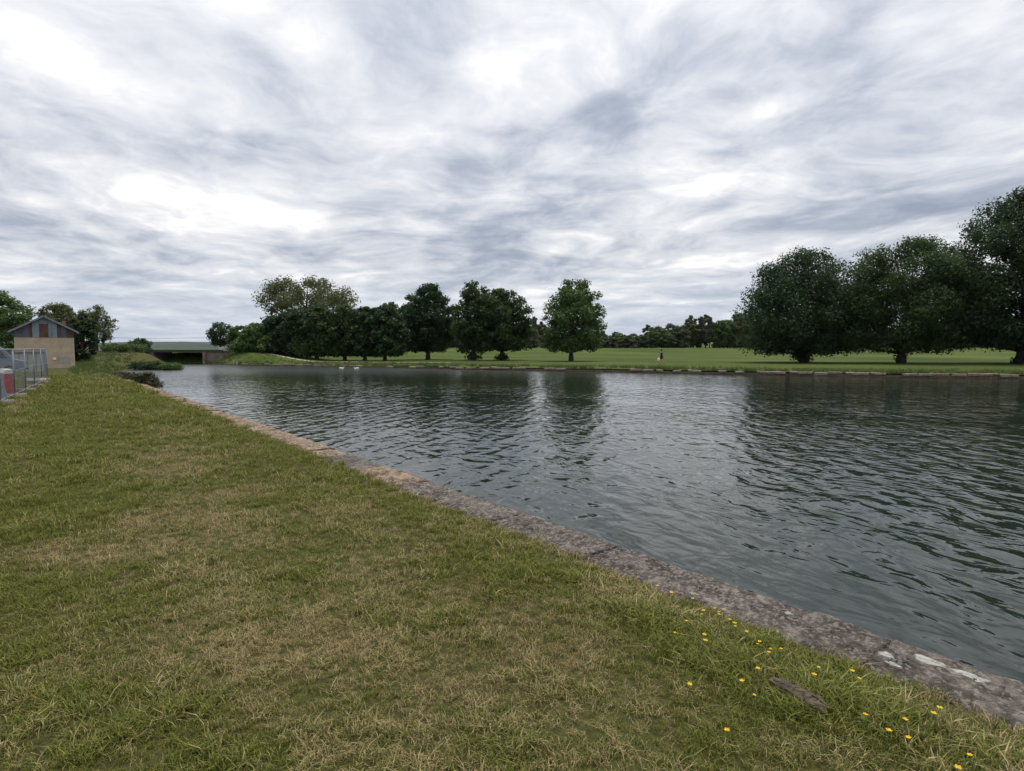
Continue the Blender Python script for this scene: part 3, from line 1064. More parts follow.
def scatter(name, label, cat, pts, rot, scl, dry, idx, protos, material):
    """one countless mass of tufts: points carrying instances"""
    coll = bpy.data.collections.new(name + '_tufts')
    for i, me in enumerate(protos):
        me.materials.append(material)
        o = bpy.data.objects.new('%s_tuft_%02d' % (name, i), me)
        coll.objects.link(o)
    me = bpy.data.meshes.new(name)
    me.vertices.add(len(pts))
    me.vertices.foreach_set('co', np.asarray(pts, np.float32).ravel())
    for nm, typ, arr in (('rot', 'FLOAT_VECTOR', rot), ('scl', 'FLOAT', scl), ('dry', 'FLOAT', dry), ('pick', 'INT', idx)):
        a = me.attributes.new(nm, typ, 'POINT')
        if typ == 'FLOAT_VECTOR':
            a.data.foreach_set('vector', np.asarray(arr, np.float32).ravel())
        elif typ == 'INT':
            a.data.foreach_set('value', np.asarray(arr, np.int32))
        else:
            a.data.foreach_set('value', np.asarray(arr, np.float32))
    me.update()
    o = link(name, me, material)
    ng = bpy.data.node_groups.new(name + '_nodes', 'GeometryNodeTree')
    ng.interface.new_socket('Geometry', in_out='INPUT', socket_type='NodeSocketGeometry')
    ng.interface.new_socket('Geometry', in_out='OUTPUT', socket_type='NodeSocketGeometry')
    N, L = ng.nodes, ng.links
    gi, go = N.new('NodeGroupInput'), N.new('NodeGroupOutput')
    ci = N.new('GeometryNodeCollectionInfo')
    ci.inputs['Collection'].default_value = coll
    ci.inputs['Separate Children'].default_value = True
    ci.inputs['Reset Children'].default_value = True
    iop = N.new('GeometryNodeInstanceOnPoints')
    iop.inputs['Pick Instance'].default_value = True

    def attr(nm, typ):
        a = N.new('GeometryNodeInputNamedAttribute')
        a.data_type = typ
        a.inputs['Name'].default_value = nm
        return a.outputs['Attribute']
    e2r = N.new('FunctionNodeEulerToRotation')
    L.new(attr('rot', 'FLOAT_VECTOR'), e2r.inputs[0])
    L.new(gi.outputs[0], iop.inputs['Points'])
    L.new(ci.outputs[0], iop.inputs['Instance'])
    L.new(attr('pick', 'INT'), iop.inputs['Instance Index'])
    L.new(e2r.outputs[0], iop.inputs['Rotation'])
    L.new(attr('scl', 'FLOAT'), iop.inputs['Scale'])
    L.new(iop.outputs[0], go.inputs[0])
    md = o.modifiers.new('scatter', 'NODES')
    md.node_group = ng
    tag(o, label, cat, kind='stuff')
    return o


def quay_side(x, y):
    """signed distance to the inner edge of the coping, positive on the lawn"""
    ex, ey = quay(0, COPING_W)
    return -((np.asarray(x) - ex) * NX + (np.asarray(y) - ey) * NY)


def dryness(x, y):
    a = fbm(np.asarray(x) * 0.55, np.asarray(y) * 0.55, 31, 4)
    b = fbm(np.asarray(x) * 2.3, np.asarray(y) * 2.3, 57, 3)
    c = vnoise(np.asarray(x) * 0.16, np.asarray(y) * 0.16, 71)
    d = 0.335 + 1.1 * (a - 0.5) + 1.15 * (b - 0.5) + 0.35 * (c - 0.5)
    sq = quay_side(x, y)
    d = d + 0.55 * (vnoise(sq * 0.9, np.asarray(y) * 0.06, 77) - 0.5) * sstep(3, 9, y)
    # the two worn patches of dead grass
    for (px, py, rx, ry) in ((312, 640, .42, .20), (15, 556, .75, .28), (345, 600, .3, .2), (150, 520, .5, .5), (215, 545, .5, .3)):
        p = at(px, py, 0.55)
        q = ((np.asarray(x) - p.x) / rx) ** 2 + ((np.asarray(y) - p.y) / ry) ** 2
        d = d + 0.55 * np.exp(-q)
    # lush at the far left, and the mown stripe there
    d = d - 0.28 * sstep(5, 14, y) - 0.15 * sstep(-3.2, -5.5, np.asarray(x) + 0.25 * np.asarray(y))
    return np.clip(d, 0, 1)


def height_lawn(x, y):
    s = quay_side(x, y)
    # distance along NDIR to the edge
    k = -(NDIR[0] * NX + NDIR[1] * NY)
    d = s / k
    w = sstep(0, 1, d / 0.8)
    return (QUAY_TOP - 0.01) * (1 - w) + lawn_target(x, y) * w


def build_lawn_grass():
    rs = np.random.RandomState(4)
    P, S, D, I, RT = [], [], [], [], []
    bands = [(1.6, 4.5, 800, 0.80), (4.5, 8.0, 420, 0.95), (8.0, 14.0, 160, 1.3), (14.0, 24.0, 50, 1.9), (24.0, 44.0, 11, 3.2)]
    for y0, y1, dens, sc_ in bands:
        x0, x1 = -0.95 * y1 - 2.0, 6.0
        n = int(dens * (y1 - y0) * (x1 - x0))
        x = x0 + (x1 - x0) * rs.rand(n)
        y = y0 + (y1 - y0) * rs.rand(n)
        s = quay_side(x, y)
        edge_j = 0.20 * (fbm(x * 2.2, y * 2.2, 91, 3) - 0.62)
        edge_j = edge_j - 0.16 * sstep(7, 14, y) * fbm(x * 1.1, y * 1.1, 93, 2)
        keep = (s > edge_j) & (x > -0.95 * y - 2.0) & (y < quay(QUAY_L, 0)[1] + 3)
        x, y, s = x[keep], y[keep], s[keep]
        dr = dryness(x, y)
        # straw fringe where the sod meets the stone
        fr = np.exp(-(s / 0.07) ** 2)
        dr = np.clip(dr + 0.5 * fr * (rs.rand(len(x)) < 0.6), 0, 1)
        thin = rs.rand(len(x)) < (1.0 - 0.35 * sstep(0.75, 1.0, dr))
        x, y, s, dr = x[thin], y[thin], s[thin], dr[thin]
        n = len(x)
        lush = fbm(x * 1.3, y * 1.3, 83, 3)
        clump = vnoise(x * 6.5, y * 6.5, 61)
        hsc = sc_ * (0.35 + 0.4 * rs.rand(n) + 0.75 * clump ** 2 + 0.55 * np.clip(lush - 0.45, 0, 1) * 2) * (1 - 0.35 * dr)
        hsc = hsc * (1 + 0.7 * np.exp(-((s - 0.45) / 0.35) ** 2) * (x > 0.5))
        z = height_lawn(x, y)
        P.append(np.stack([x, y, z], -1))
        S.append(hsc)
        D.append(np.clip(dr + 0.20 * rs.normal(size=n), 0, 1))
        ix = rs.randint(0, 8, n)
        u = rs.rand(n)
        ix = np.where((u < 0.035) & (dr < 0.7), rs.randint(8, 10, n), ix)
        ix = np.where(u > 0.94, 10, ix)
        D[-1] = np.where(ix == 10, 1.0, np.where(ix >= 8, 0.0, D[-1]))
        I.append(ix)
        RT.append(np.stack([rs.normal(size=n) * .12, rs.normal(size=n) * .12, rs.rand(n) * 6.283], -1))
    protos = [tuft_mesh('grass_tuft', 500 + k, 26, 0.058, 0.055, 0.0050, (0.7, 1.0, 1.4, 0.9)[k % 4]) for k in range(8)]
    protos += [tuft_mesh('grass_tuft', 520 + k, 9, 0.045, 0.012, 0.016, 1.6) for k in range(2)]      # broad-leaved weeds
    protos += [tuft_mesh('grass_tuft', 530, 7, 0.05, 0.06, 0.0035, 3.2)]                             # dry litter
    P = np.concatenate(P)
    scatter('lawn_grass', 'patchy mown grass, part green and part straw-dry, beside the quay', 'grass', P, np.concatenate(RT), np.concatenate(S), np.concatenate(D), np.concatenate(I), protos, M['grass'])
    return len(P)


N_GRASS = build_lawn_grass()


def build_bank_weeds():
    """tall rough growth on the banks at the far left and along the opposite edge"""
    rs = np.random.RandomState(8)
    pts, scl, dry, rot = [], [], [], []

    def put(x, y, z, s, d):
        pts.append((x, y, z))
        scl.append(s)
        dry.append(d)
        rot.append((rs.normal() * .1, rs.normal() * .1, rs.rand() * 6.28))
    for _ in range(9000):
        y = 44 + 50 * rs.rand()
        x = -28 - 60 * rs.rand()
        dens = float(fbm(x * 0.25, y * 0.25, 14))
        if dens < 0.40 or x > -0.62 * y - 0.5:
            continue
        hit, loc, nrm, i = lawn.ray_cast(Vector((x, y, 30)), Vector((0, 0, -1)))
        if not hit or loc.z < 0.05 or (y < 57 and x < -0.735 * y):
            continue
        put(x, y, loc.z, rs.uniform(.3, .75), np.clip(0.05 + 0.5 * (vnoise(x * .3, y * .3, 2)) * rs.rand(), 0, 1))
    # fringe on the opposite edge
    fb = densify(far_bank[2:-2], None, 0.35)
    for (x, y) in fb:
        for _ in range(9):
            yy = y + 0.35 + 7.0 * rs.rand() ** 1.6
            xx = x + rs.uniform(-.2, .2)
            hit, loc, nrm, i = field.ray_cast(Vector((xx, yy, 30)), Vector((0, 0, -1)))
            if hit and float(fbm(xx * .5, yy * .5, 12)) > 0.38:
                put(xx, yy, loc.z - 0.02, rs.uniform(.35, .85) if yy < y + 2.2 else rs.uniform(.2, .5), rs.uniform(.0, .5) ** 1.3)
    protos = [tuft_mesh('weed_tuft', 700 + k, 34, 0.62, 0.32, 0.022, (0.5, 0.8, 1.0)[k % 3]) for k in range(6)]
    n = len(pts)
    scatter('bank_weeds', 'tall rough grass and weeds covering the banks by the water', 'weeds', np.array(pts), np.array(rot), np.array(scl), np.array(dry), rs.randint(0, 6, n), protos, M['weed'])


build_bank_weeds()


# ------------------------------------------------------------------ buildings at the left
M['wall_tan'] = simple('old_render', (0.44, 0.355, 0.255), 0.95, var=0.18, scale=1.6, bump=0.01)
M['zinc'] = simple('zinc_sheet', (0.20, 0.245, 0.29), 0.55, 0.15, var=0.25, scale=1.5)
M['zinc_dark'] = simple('tarred_sheet', (0.085, 0.10, 0.13), 0.6, 0.1, var=0.35, scale=1.5)
M['rust'] = simple('rusty_sheet', (0.105, 0.050, 0.038), 0.8, var=0.4, scale=2.5)
M['roof_dark'] = simple('roof_sheet', (0.13, 0.135, 0.135), 0.75, var=0.3, scale=2)
M['tile'] = simple('roof_tile', (0.20, 0.13, 0.10), 0.85, var=0.3, scale=2)
M['white'] = simple('white_paint', (0.72, 0.72, 0.70), 0.5, var=0.08, scale=3)
M['cream'] = simple('cream_panel', (0.52, 0.48, 0.40), 0.6, var=0.12, scale=2)
M['galv'] = simple('galvanised_steel', (0.20, 0.22, 0.24), 0.45, 0.6, var=0.15, scale=8)
M['red'] = simple('red_plastic', (0.42, 0.035, 0.035), 0.45, var=0.2, scale=4)
M['grey_board'] = simple('grey_board', (0.16, 0.20, 0.24), 0.6, var=0.2, scale=3)
M['glass_dark'] = simple('dark_glass', (0.02, 0.025, 0.03), 0.1, var=0.2, scale=2)
M['rubber'] = simple('tyre_rubber', (0.02, 0.02, 0.02), 0.8, var=0.2, scale=8)
M['concrete'] = simple('concrete', (0.33, 0.31, 0.28), 0.9, var=0.2, scale=3, bump=0.01)
M['dark_steel'] = simple('dark_steel', (0.045, 0.048, 0.052), 0.6, 0.2, var=0.3, scale=3)
M['abutment'] = simple('abutment_masonry', (0.17, 0.135, 0.11), 0.95, var=0.4, scale=1.2, bump=0.02)


def build_house():
    Y = 54.0
    bx = (46 - 512) / F * Y
    z = ground_z(bx, Y)
    az = math.atan2(-bx, Y)                       # its ridge runs along the canal, straight away from the viewer
    D = math.hypot(bx, Y)
    k = Y / F / math.cos(math.atan2(-bx, Y)) * 0.80    # metres per picture pixel across the gable
    h = thing('gabled_building', 'tan-walled building with a blue-grey and rusty metal-clad gable', 'building', (bx, Y, z), az)
    W = 2.13
    up = Y / F
    eave = (368 - 331) * up
    clad = (368 - 336.5) * up
    ridge = (368 - 315) * up
    L = 9.0
    m = MB()
    m.box(-W, W, 0, L, -0.3, clad)
    m.build('wall', M['wall_tan'], h)
    # gable above the wall
    slope = (ridge - eave) / (W + 0.38)

    def roof_z(x):
        return ridge - 0.10 - abs(x) * slope
    m = MB()
    m.prism_xz([(-W + 0.03, clad), (W - 0.03, clad), (W - 0.03, roof_z(W)), (0, roof_z(0)), (-W + 0.03, roof_z(W))], 0.04, L - 0.04)
    m.build('gable', M['zinc_dark'], h)
    # upright sheets on the gable
    cuts = [-W + 0.02, -1.55, -1.02, -0.85, -0.35, 0.28, 0.5, 0.92, 1.18, 1.6, W - 0.02]
    mats = ['zinc_dark', 'zinc_dark', 'rust', 'zinc', 'rust', 'zinc', 'zinc', 'rust', 'zinc_dark', 'rust']
    order = [0, 1, 2, 3, 4, 5, 6, 7, 8, 9]
    for i in order:
        a, b = cuts[i] + 0.012, cuts[i + 1] - 0.012
        pts = [(a, clad - 0.05), (b, clad - 0.05), (b, roof_z(b) - 0.03)]
        if a < 0 < b:
            pts.append((0, roof_z(0) - 0.03))
        pts.append((a, roof_z(a) - 0.03))
        if mats[i] == 'rust' and i == 4:
            pts = [(a, clad - 0.05), (b, clad - 0.05), (b, clad + 1.15), (a, clad + 1.15)]
            MB().prism_xz([(a, clad + 1.17), (b, clad + 1.17), (b, roof_z(b) - 0.03), (0, roof_z(0) - .03), (a, roof_z(a) - 0.03)], -0.03, 0.035).build('sheet', M['zinc'], h)
        y0 = -0.03 - 0.006 * (i % 2)
        MB().prism_xz(pts, y0, 0.035).build('sheet', M[mats[i]], h)
    # two roof slopes, each with its edge board
    for sgn in (-1, 1):
        e = W + 0.38
        pts = [(0, ridge), (sgn * e, ridge - e * slope), (sgn * e, ridge - e * slope - 0.10), (0, ridge - 0.10)]
        if sgn > 0:
            pts = pts[::-1]
        r = MB().prism_xz(pts, -0.45, L + 0.4).build('roof_slope', M['roof_dark'], h)
        MB().prism_xz([(x, z_ - 0.02) for x, z_ in ([(sgn * 0.02, ridge - 0.02), (sgn * e, ridge - e * slope - .02), (sgn * e, ridge - e * slope - 0.16), (sgn * 0.02, ridge - 0.16)][::(1 if sgn < 0 else -1)])], -0.49, -0.455).build('barge_board', M['galv'], r)
        for t in (0.3, 0.62, 0.93):
            x = sgn * e * t
            zz = ridge - e * t * slope
            MB().box(x - 0.05, x + 0.05, -0.47, 0.0, zz - 0.24, zz - 0.13).build('purlin', M['rust'], r)
    MB().box(1.35, 1.65, 3.0, 3.4, ridge - 1.6, ridge - 0.35).build('chimney', M['tile'], h)
    # bricked-up opening low on the right
    f = MB().box(0.95, 1.75, -0.03, 0.05, 0.42, 0.95).build('blocked_opening', M['concrete'], h)
    MB().box(0.87, 1.83, -0.05, 0.04, 0.952, 1.04).build('lintel', M['wall_tan'], f)
    MB().box(0.52, 0.76, -0.10, 0.03, 0.78, 0.98).build('meter_box', M['white'], h)


build_house()


def build_far_house():
    Y = 108.0
    x = (92 - 512) / F * Y
    z = ground_z(x, Y)
    h = thing('far_house', 'small pale house glimpsed between the trees right of the gabled building', 'house', (x, Y, z), R(35))
    MB().box(-1.6, 1.6, 0, 4, -0.3, 1.9).build('wall', M['cream'], h)
    for sgn in (-1, 1):
        pts = [(0, 3.1), (sgn * 1.9, 1.85), (sgn * 1.9, 1.73), (0, 2.98)]
        MB().prism_xz(pts if sgn < 0 else pts[::-1], -0.2, 4.2).build('roof_slope', M['tile'], h)
    MB().prism_xz([(-1.58, 1.9), (1.58, 1.9), (0, 2.95)], 0.02, 3.98).build('gable', M['cream'], h)
    w = MB().box(-0.5, 0.4, -0.04, 0.03, 0.8, 1.6).build('window', M['white'], h)
    MB().box(-0.42, 0.32, -0.05, -0.035, 0.88, 1.52).build('pane', M['glass_dark'], w)


build_far_house()


def build_shed():
    Y = 45.5
    x = (28 - 512) / F * Y
    z = ground_z(x, Y)
    az = math.atan2(-x, Y)
    W = 17 * Y / F * math.cos(az)
    h = thing('storage_cabin', 'low cream site cabin with a dark flat roof behind the mesh fence', 'cabin', (x, Y, z), az)
    H = (371 - 352) * Y / F
    MB().box(-W, W, 0, 2.0, 0.05, H).build('wall', M['cream'], h)
    MB().box(-W - 0.12, W + 0.12, -0.12, 2.1, H, H + 0.09).build('roof', M['dark_steel'], h)
    for i in range(5):
        a = -W + i * (2 * W / 4)
        MB().box(a - 0.025, a + 0.025, -0.03, 0.02, 0.05, H - 0.01).build('batten', M['galv'], h)
    MB().box(-W, W, -0.015, 0.03, -0.12, 0.05).build('plinth', M['concrete'], h)


build_shed()


def build_fence():
    A, B = at(-46, 428, 0.56).xy, at(48, 380.5, 0.56).xy
    d = (B - A)
    n = max(1, round(d.length / 3.45))
    L = d.length / n
    ang = math.atan2(d.y, d.x)
    H = 1.78

    def panel(name):
        root = thing(name, 'x', 'fence', (0, 0, 0), 0, 'mesh fence panels round the site')
        m = MB()
        r = 0.021
        m.tube([(0.06, 0, 0.12), (0.06, 0, H), (L - 0.06, 0, H), (L - 0.06, 0, 0.12), (0.06, 0, 0.12)], r, 6, caps=False)
        m.build('frame', M['galv'], root, smooth=True)
        MB().tube([(0.10, 0, 1.0), (L - 0.1, 0, 1.0)], 0.013, 6).build('cross_rail', M['galv'], root, smooth=True)
        w = MB()
        k = int((L - 0.2) / 0.115)
        for i in range(1, k):
            x = 0.06 + (L - 0.12) * i / k
            w.tube([(x, 0, 0.13), (x, 0, H - 0.01)], 0.0032, 3, caps=False)
        for z in (0.4, 0.7, 1.3, 1.55):
            w.tube([(0.06, 0.004, z), (L - 0.06, 0.004, z)], 0.0035, 3, caps=False)
        tag(w.build('wire_mesh', M['galv'], root), kind='stuff')
        for x in (0.06, L - 0.06):
            MB().tube([(x, 0, -0.02), (x, 0, H + 0.02)], 0.024, 8).build('post', M['galv'], root, smooth=True)
        f = MB().prism_xz([(-0.11, 0.0), (0.11, 0.0), (0.09, 0.13), (-0.09, 0.13)], -0.33, 0.33)
        f.build('foot', M['concrete'], root)
        return root
    proto = panel('fence_panel')
    labels = ['mesh fence panel cut by the left edge, nearest the viewer', 'mesh fence panel in front of the red barrier', 'second mesh fence panel from the far end of the fence', 'mesh fence panel at the far end beside the open lawn', 'third mesh fence panel from the far end of the fence', 'fourth mesh fence panel from the far end of the fence']
    seq = []
    for i in range(n):
        o = proto if i == 0 else copy_tree(proto)
        p = A + d * (i / n)
        o.location = (p.x, p.y, ground_z(p.x, p.y))
        o.rotation_euler = (0, 0, ang)
        seq.append(o)
    names = ['mesh fence panel at the far end beside the open lawn'] + ['mesh fence panel, %s from the far end of the fence' % w for w in ('second', 'third', 'fourth', 'fifth', 'sixth', 'seventh', 'eighth', 'ninth')]
    for o, l in zip(reversed(seq), names):
        o['label'] = l
    # the panel that turns the corner
    o = copy_tree(proto)
    p = B
    o.location = (p.x, p.y, ground_z(p.x, p.y))
    o.rotation_euler = (0, 0, ang + R(100))
    o['label'] = 'mesh fence panel turned away at the far corner of the site'


build_fence()


def build_site_things():
    # red barrier with white top
    p = at(10.5, 396, 0.56)
    b = thing('plastic_barrier', 'red plastic barrier with a white top behind the mesh fence', 'barrier', (p.x, p.y, ground_z(p.x, p.y)), math.atan2(-p.x, p.y) + R(6))
    prof = [(-0.27, 0.0), (0.27, 0.0), (0.25, 0.14), (0.17, 0.26), (0.14, 0.86), (-0.14, 0.86), (-0.17, 0.26), (-0.25, 0.14)]
    MB().prism_xz(prof, 0, 1.5).build('body', M['red'], b)
    MB().prism_xz([(-0.16, 0.862), (0.16, 0.862), (0.11, 1.02), (-0.11, 1.02)], -0.02, 1.52).build('cap', M['white'], b)
    for y in (0.25, 1.1):
        MB().box(-0.2, 0.2, y, y + 0.2, -0.04, 0.0).build('foot', M['rubber'], b)
    MB().box(-0.03, 0.03, -0.03, 0.0, 0.2, 0.7).build('joint_rib', M['red'], b)
    # grey board leaning against the fence
    p = at(2.5, 402, 0.56)
    g = thing('leaning_board', 'grey board leaning on the fence at the left edge', 'board', (p.x, p.y, ground_z(p.x, p.y) - 0.02), math.atan2(-p.x, p.y) + R(8))
    g.rotation_euler = (R(-14), R(-9), g.rotation_euler[2])
    MB().box(-0.55, 0.14, 0, 0.03, 0.02, 1.22).build('panel', M['grey_board'], g)
    MB().box(0.145, 0.175, -0.01, 0.04, 0.0, 1.25).build('edge_rail', M['galv'], g)
    MB().box(-0.55, 0.14, -0.015, -0.002, 0.55, 0.62).build('batten', M['galv'], g)
    # low white trestle barrier
    p = at(36, 384.5, 0.56)
    t = thing('low_barrier', 'low white barrier plank on two short trestles behind the fence', 'barrier', (p.x, p.y, ground_z(p.x, p.y)), math.atan2(-p.x, p.y))
    MB().box(-0.42, 0.42, -0.02, 0.02, 0.2, 0.33).build('plank', M['white'], t)
    for s in (-1, 1):
        for s2 in (-1, 1):
            MB().tube([(s * 0.34, s2 * 0.2, 0), (s * 0.32, 0.03 * s2, 0.24)], 0.02, 6).build('leg', M['red'], t)
    # parked van at the left edge
    Y = 40.0
    x = (-20 - 512) / F * Y
    v = thing('parked_van', 'grey van with dark windows partly cut by the left edge', 'van', (x, Y, ground_z(x, Y)), math.atan2(-x, Y))
    prof = [(-2.4, 0.35), (2.3, 0.35), (2.42, 0.6), (2.38, 0.95), (1.75, 1.12), (1.2, 1.85), (1.0, 1.95), (-2.3, 1.98), (-2.42, 1.8)]
    body = MB().prism_xz(prof, 0, 1.85).build('body', M['grey_board'], v)
    md = body.modifiers.new('bevel', 'BEVEL')
    md.width = 0.07
    md.segments = 3
    for (a, c) in (((-2.2, -1.1), 0), ((-0.95, 0.1), 1), ((0.22, 1.0), 2)):
        x0, x1 = a
        pts = [(x0, 1.15), (x1 + (0.42 if c == 2 else 0), 1.15), (x1, 1.78), (x0, 1.78)]
        MB().prism_xz(pts, -0.012, 0.02).build('window', M['glass_dark'], v)
    MB().add([(1.74, 0.1, 1.16), (1.74, 1.75, 1.16), (1.27, 1.7, 1.8), (1.27, 0.15, 1.8)], [(0, 1, 2, 3)]).build('windscreen', M['glass_dark'], v).location = (0.03, 0, 0.03)
    for wx_ in (-1.55, 1.5):
        for wy_ in (-0.02, 1.70):
            w = MB().tube([(wx_, wy_, 0.33), (wx_, wy_ + 0.18, 0.33)], 0.33, 20).build('wheel', M['rubber'], v, smooth=False)
            MB().tube([(wx_, wy_ - 0.008, 0.33), (wx_, wy_ + 0.188, 0.33)], 0.19, 14).build('rim', M['galv'], w)
    for y_ in (0.15, 1.45):
        MB().box(2.36, 2.43, y_, y_ + 0.28, 0.72, 0.9).build('headlight', M['glass_dark'], v)
    MB().box(2.3, 2.5, 0.05, 1.8, 0.38, 0.55).build('bumper', M['dark_steel'], v)


build_site_things()


# ------------------------------------------------------------------ bridge, path, posts
def build_bridge():
    Y = 91.6
    x0, x1 = (156 - 512) / F * Y, (216 - 512) / F * Y
    zt = CZ + (348 - 349.8) * Y / F
    zb = CZ + (348 - 352.4) * Y / F
    b = thing('canal_bridge', 'low dark girder bridge over the canal with a brown masonry abutment', 'bridge', ((x0 + x1) / 2, Y, 0))
    hw = (x1 - x0) / 2
    g = MB().box(-hw - 1.5, hw + 1.0, 0, 0.35, zb, zt).build('girder', M['dark_steel'], b)
    for i in range(9):
        x = -hw + i * 2 * hw / 8
        MB().box(x - 0.05, x + 0.05, -0.05, -0.002, zb + 0.02, zt - 0.02).build('stiffener', M['dark_steel'], g)
    MB().box(-hw - 1.5, hw + 1.0, 0.36, 5.0, zt - 0.25, zt - 0.1).build('deck', M['concrete'], b)
    MB().box(-hw - 1.5, hw + 1.0, 5.01, 5.3, zb, zt).build('girder', M['dark_steel'], b)
    r = (204 - 512) / F * Y - (x0 + x1) / 2
    a = MB().box(r + 0.35, hw + 1.0, 0.10, 5.2, -0.4, zb - 0.004).build('abutment', M['abutment'], b)
    MB().box(r - 0.05, r + 0.34, -0.25, 5.4, -0.4, zb - 0.006).build('pier', M['abutment'], b)
    MB().box(-hw - 1.5, -hw - 0.4, 0.1, 5.2, -0.4, zb - 0.004).build('abutment', M['abutment'], b)
    MB().box(hw + 0.55, hw + 1.2, -0.1, 0.5, zt + 0.003, zt + 0.42).build('parapet_end', M['cream'], b)


build_bridge()


def build_path():
    """pale track from the bridge down the embankment to the bank"""
    ctrl = [(-44.5, 99.5), (-41.5, 97.0), (-38, 93.6), (-34, 90.4), (-29, 87.2), (-24, 84.8), (-17, 82.0), (-8, 78.5)]
    V, Fc = [], []
    pts = densify(ctrl, None, 0.6)
    for i, (x, y) in enumerate(pts):
        a, b = pts[max(i - 1, 0)], pts[min(i + 1, len(pts) - 1)]
        t = (b - a) / np.hypot(*(b - a))
        w = 0.95 * (1 - 0.75 * i / len(pts)) + 0.1 * math.sin(i * 0.9)
        for s in (1, 0, -1):
            xx, yy = x - t[1] * w * s, y + t[0] * w * s
            V.append((xx, yy, ground_z(xx, yy) + (0.05 if s == 0 else 0.03)))
    for i in range(len(pts) - 1):
        for j in (0, 1):
            a = i * 3 + j
            Fc.append((a, a + 1, a + 4, a + 3))
    o = MB().add(V, Fc).build('gravel_path', M['path'], smooth=True)
    tag(o, kind='structure')


build_path()


def build_posts():
    M['pale_wood'] = simple('pale_wood', (0.34, 0.29, 0.20), 0.9, var=0.25, scale=6)
    for px, py, lab in ((233.2, 363.6, 'left of the two pale wooden posts at the water below the embankment'), (236.8, 363.9, 'right of the two pale wooden posts at the water below the embankment')):
        p = at(px, py, 0.15)
        r = thing('mooring_post', lab, 'post', (p.x, p.y, min(ground_z(p.x, p.y), 0.2) - 0.1), 0, 'wooden posts at the water')
        MB().tube([(0, 0, -0.3), (0.01, 0, 0.3), (0.02, 0.01, 0.52)], [0.10, 0.09, 0.085], 10).build('shaft', M['pale_wood'], r, smooth=True)
        MB().tube([(0.02, 0.01, 0.51), (0.02, 0.01, 0.58)], [0.11, 0.07], 10).build('cap', M['concrete'], r)


build_posts()


def build_power_line():
    M['cable'] = simple('cable', (0.03, 0.03, 0.035), 0.7)
    Y = 128.0
    xa, xb = (70 - 512) / F * Y, (246 - 512) / F * Y
    zt = CZ + (348 - 333.5) * Y / F
    for x, lab in ((xa, 'wooden pole carrying the cable, hidden among the trees right of the buildings'), (xb, 'wooden pole carrying the cable, hidden behind the bushy trees by the path')):
        g = ground_z(x, Y)
        r = thing('power_pole', lab, 'pole', (x, Y, g), 0, 'poles carrying the cable')
        MB().tube([(0, 0, -0.3), (0, 0, zt - g + 0.3)], [0.13, 0.09], 8).build('shaft', M['bark'], r, smooth=True)
        MB().box(-0.08, 0.08, -0.5, 0.5, zt - g + 0.02, zt - g + 0.12).build('cross_arm', M['bark'], r)
    n = 16
    pts = [(xa + (xb - xa) * i / n, Y, zt - 1.1 * (1 - (2 * i / n - 1) ** 2)) for i in range(n + 1)]
    o = MB().tube(pts, 0.025, 5).build('overhead_cable', M['cable'], smooth=True)
    tag(o, 'thin dark overhead cable sagging across the sky above the bridge', 'cable')


build_power_line()


# ------------------------------------------------------------------ person on the far bank
def skin_body(name, verts, edges, rads, material, parent, subsurf=2):
    me = bpy.data.meshes.new(name)
    me.from_pydata(verts, edges, [])
    o = link(name, me, material, parent)
    o.modifiers.new('skin', 'SKIN')
    if not me.skin_vertices:
        bpy.context.view_layer.objects.active = o
    lay = me.skin_vertices[0] if me.skin_vertices else None
    for i, r in enumerate(rads):
        sv = lay.data[i]
        sv.radius = (r, r) if not isinstance(r, tuple) else r
        sv.use_root = (i == 0)
    s = o.modifiers.new('sub', 'SUBSURF')
    s.levels = s.render_levels = subsurf
    return o


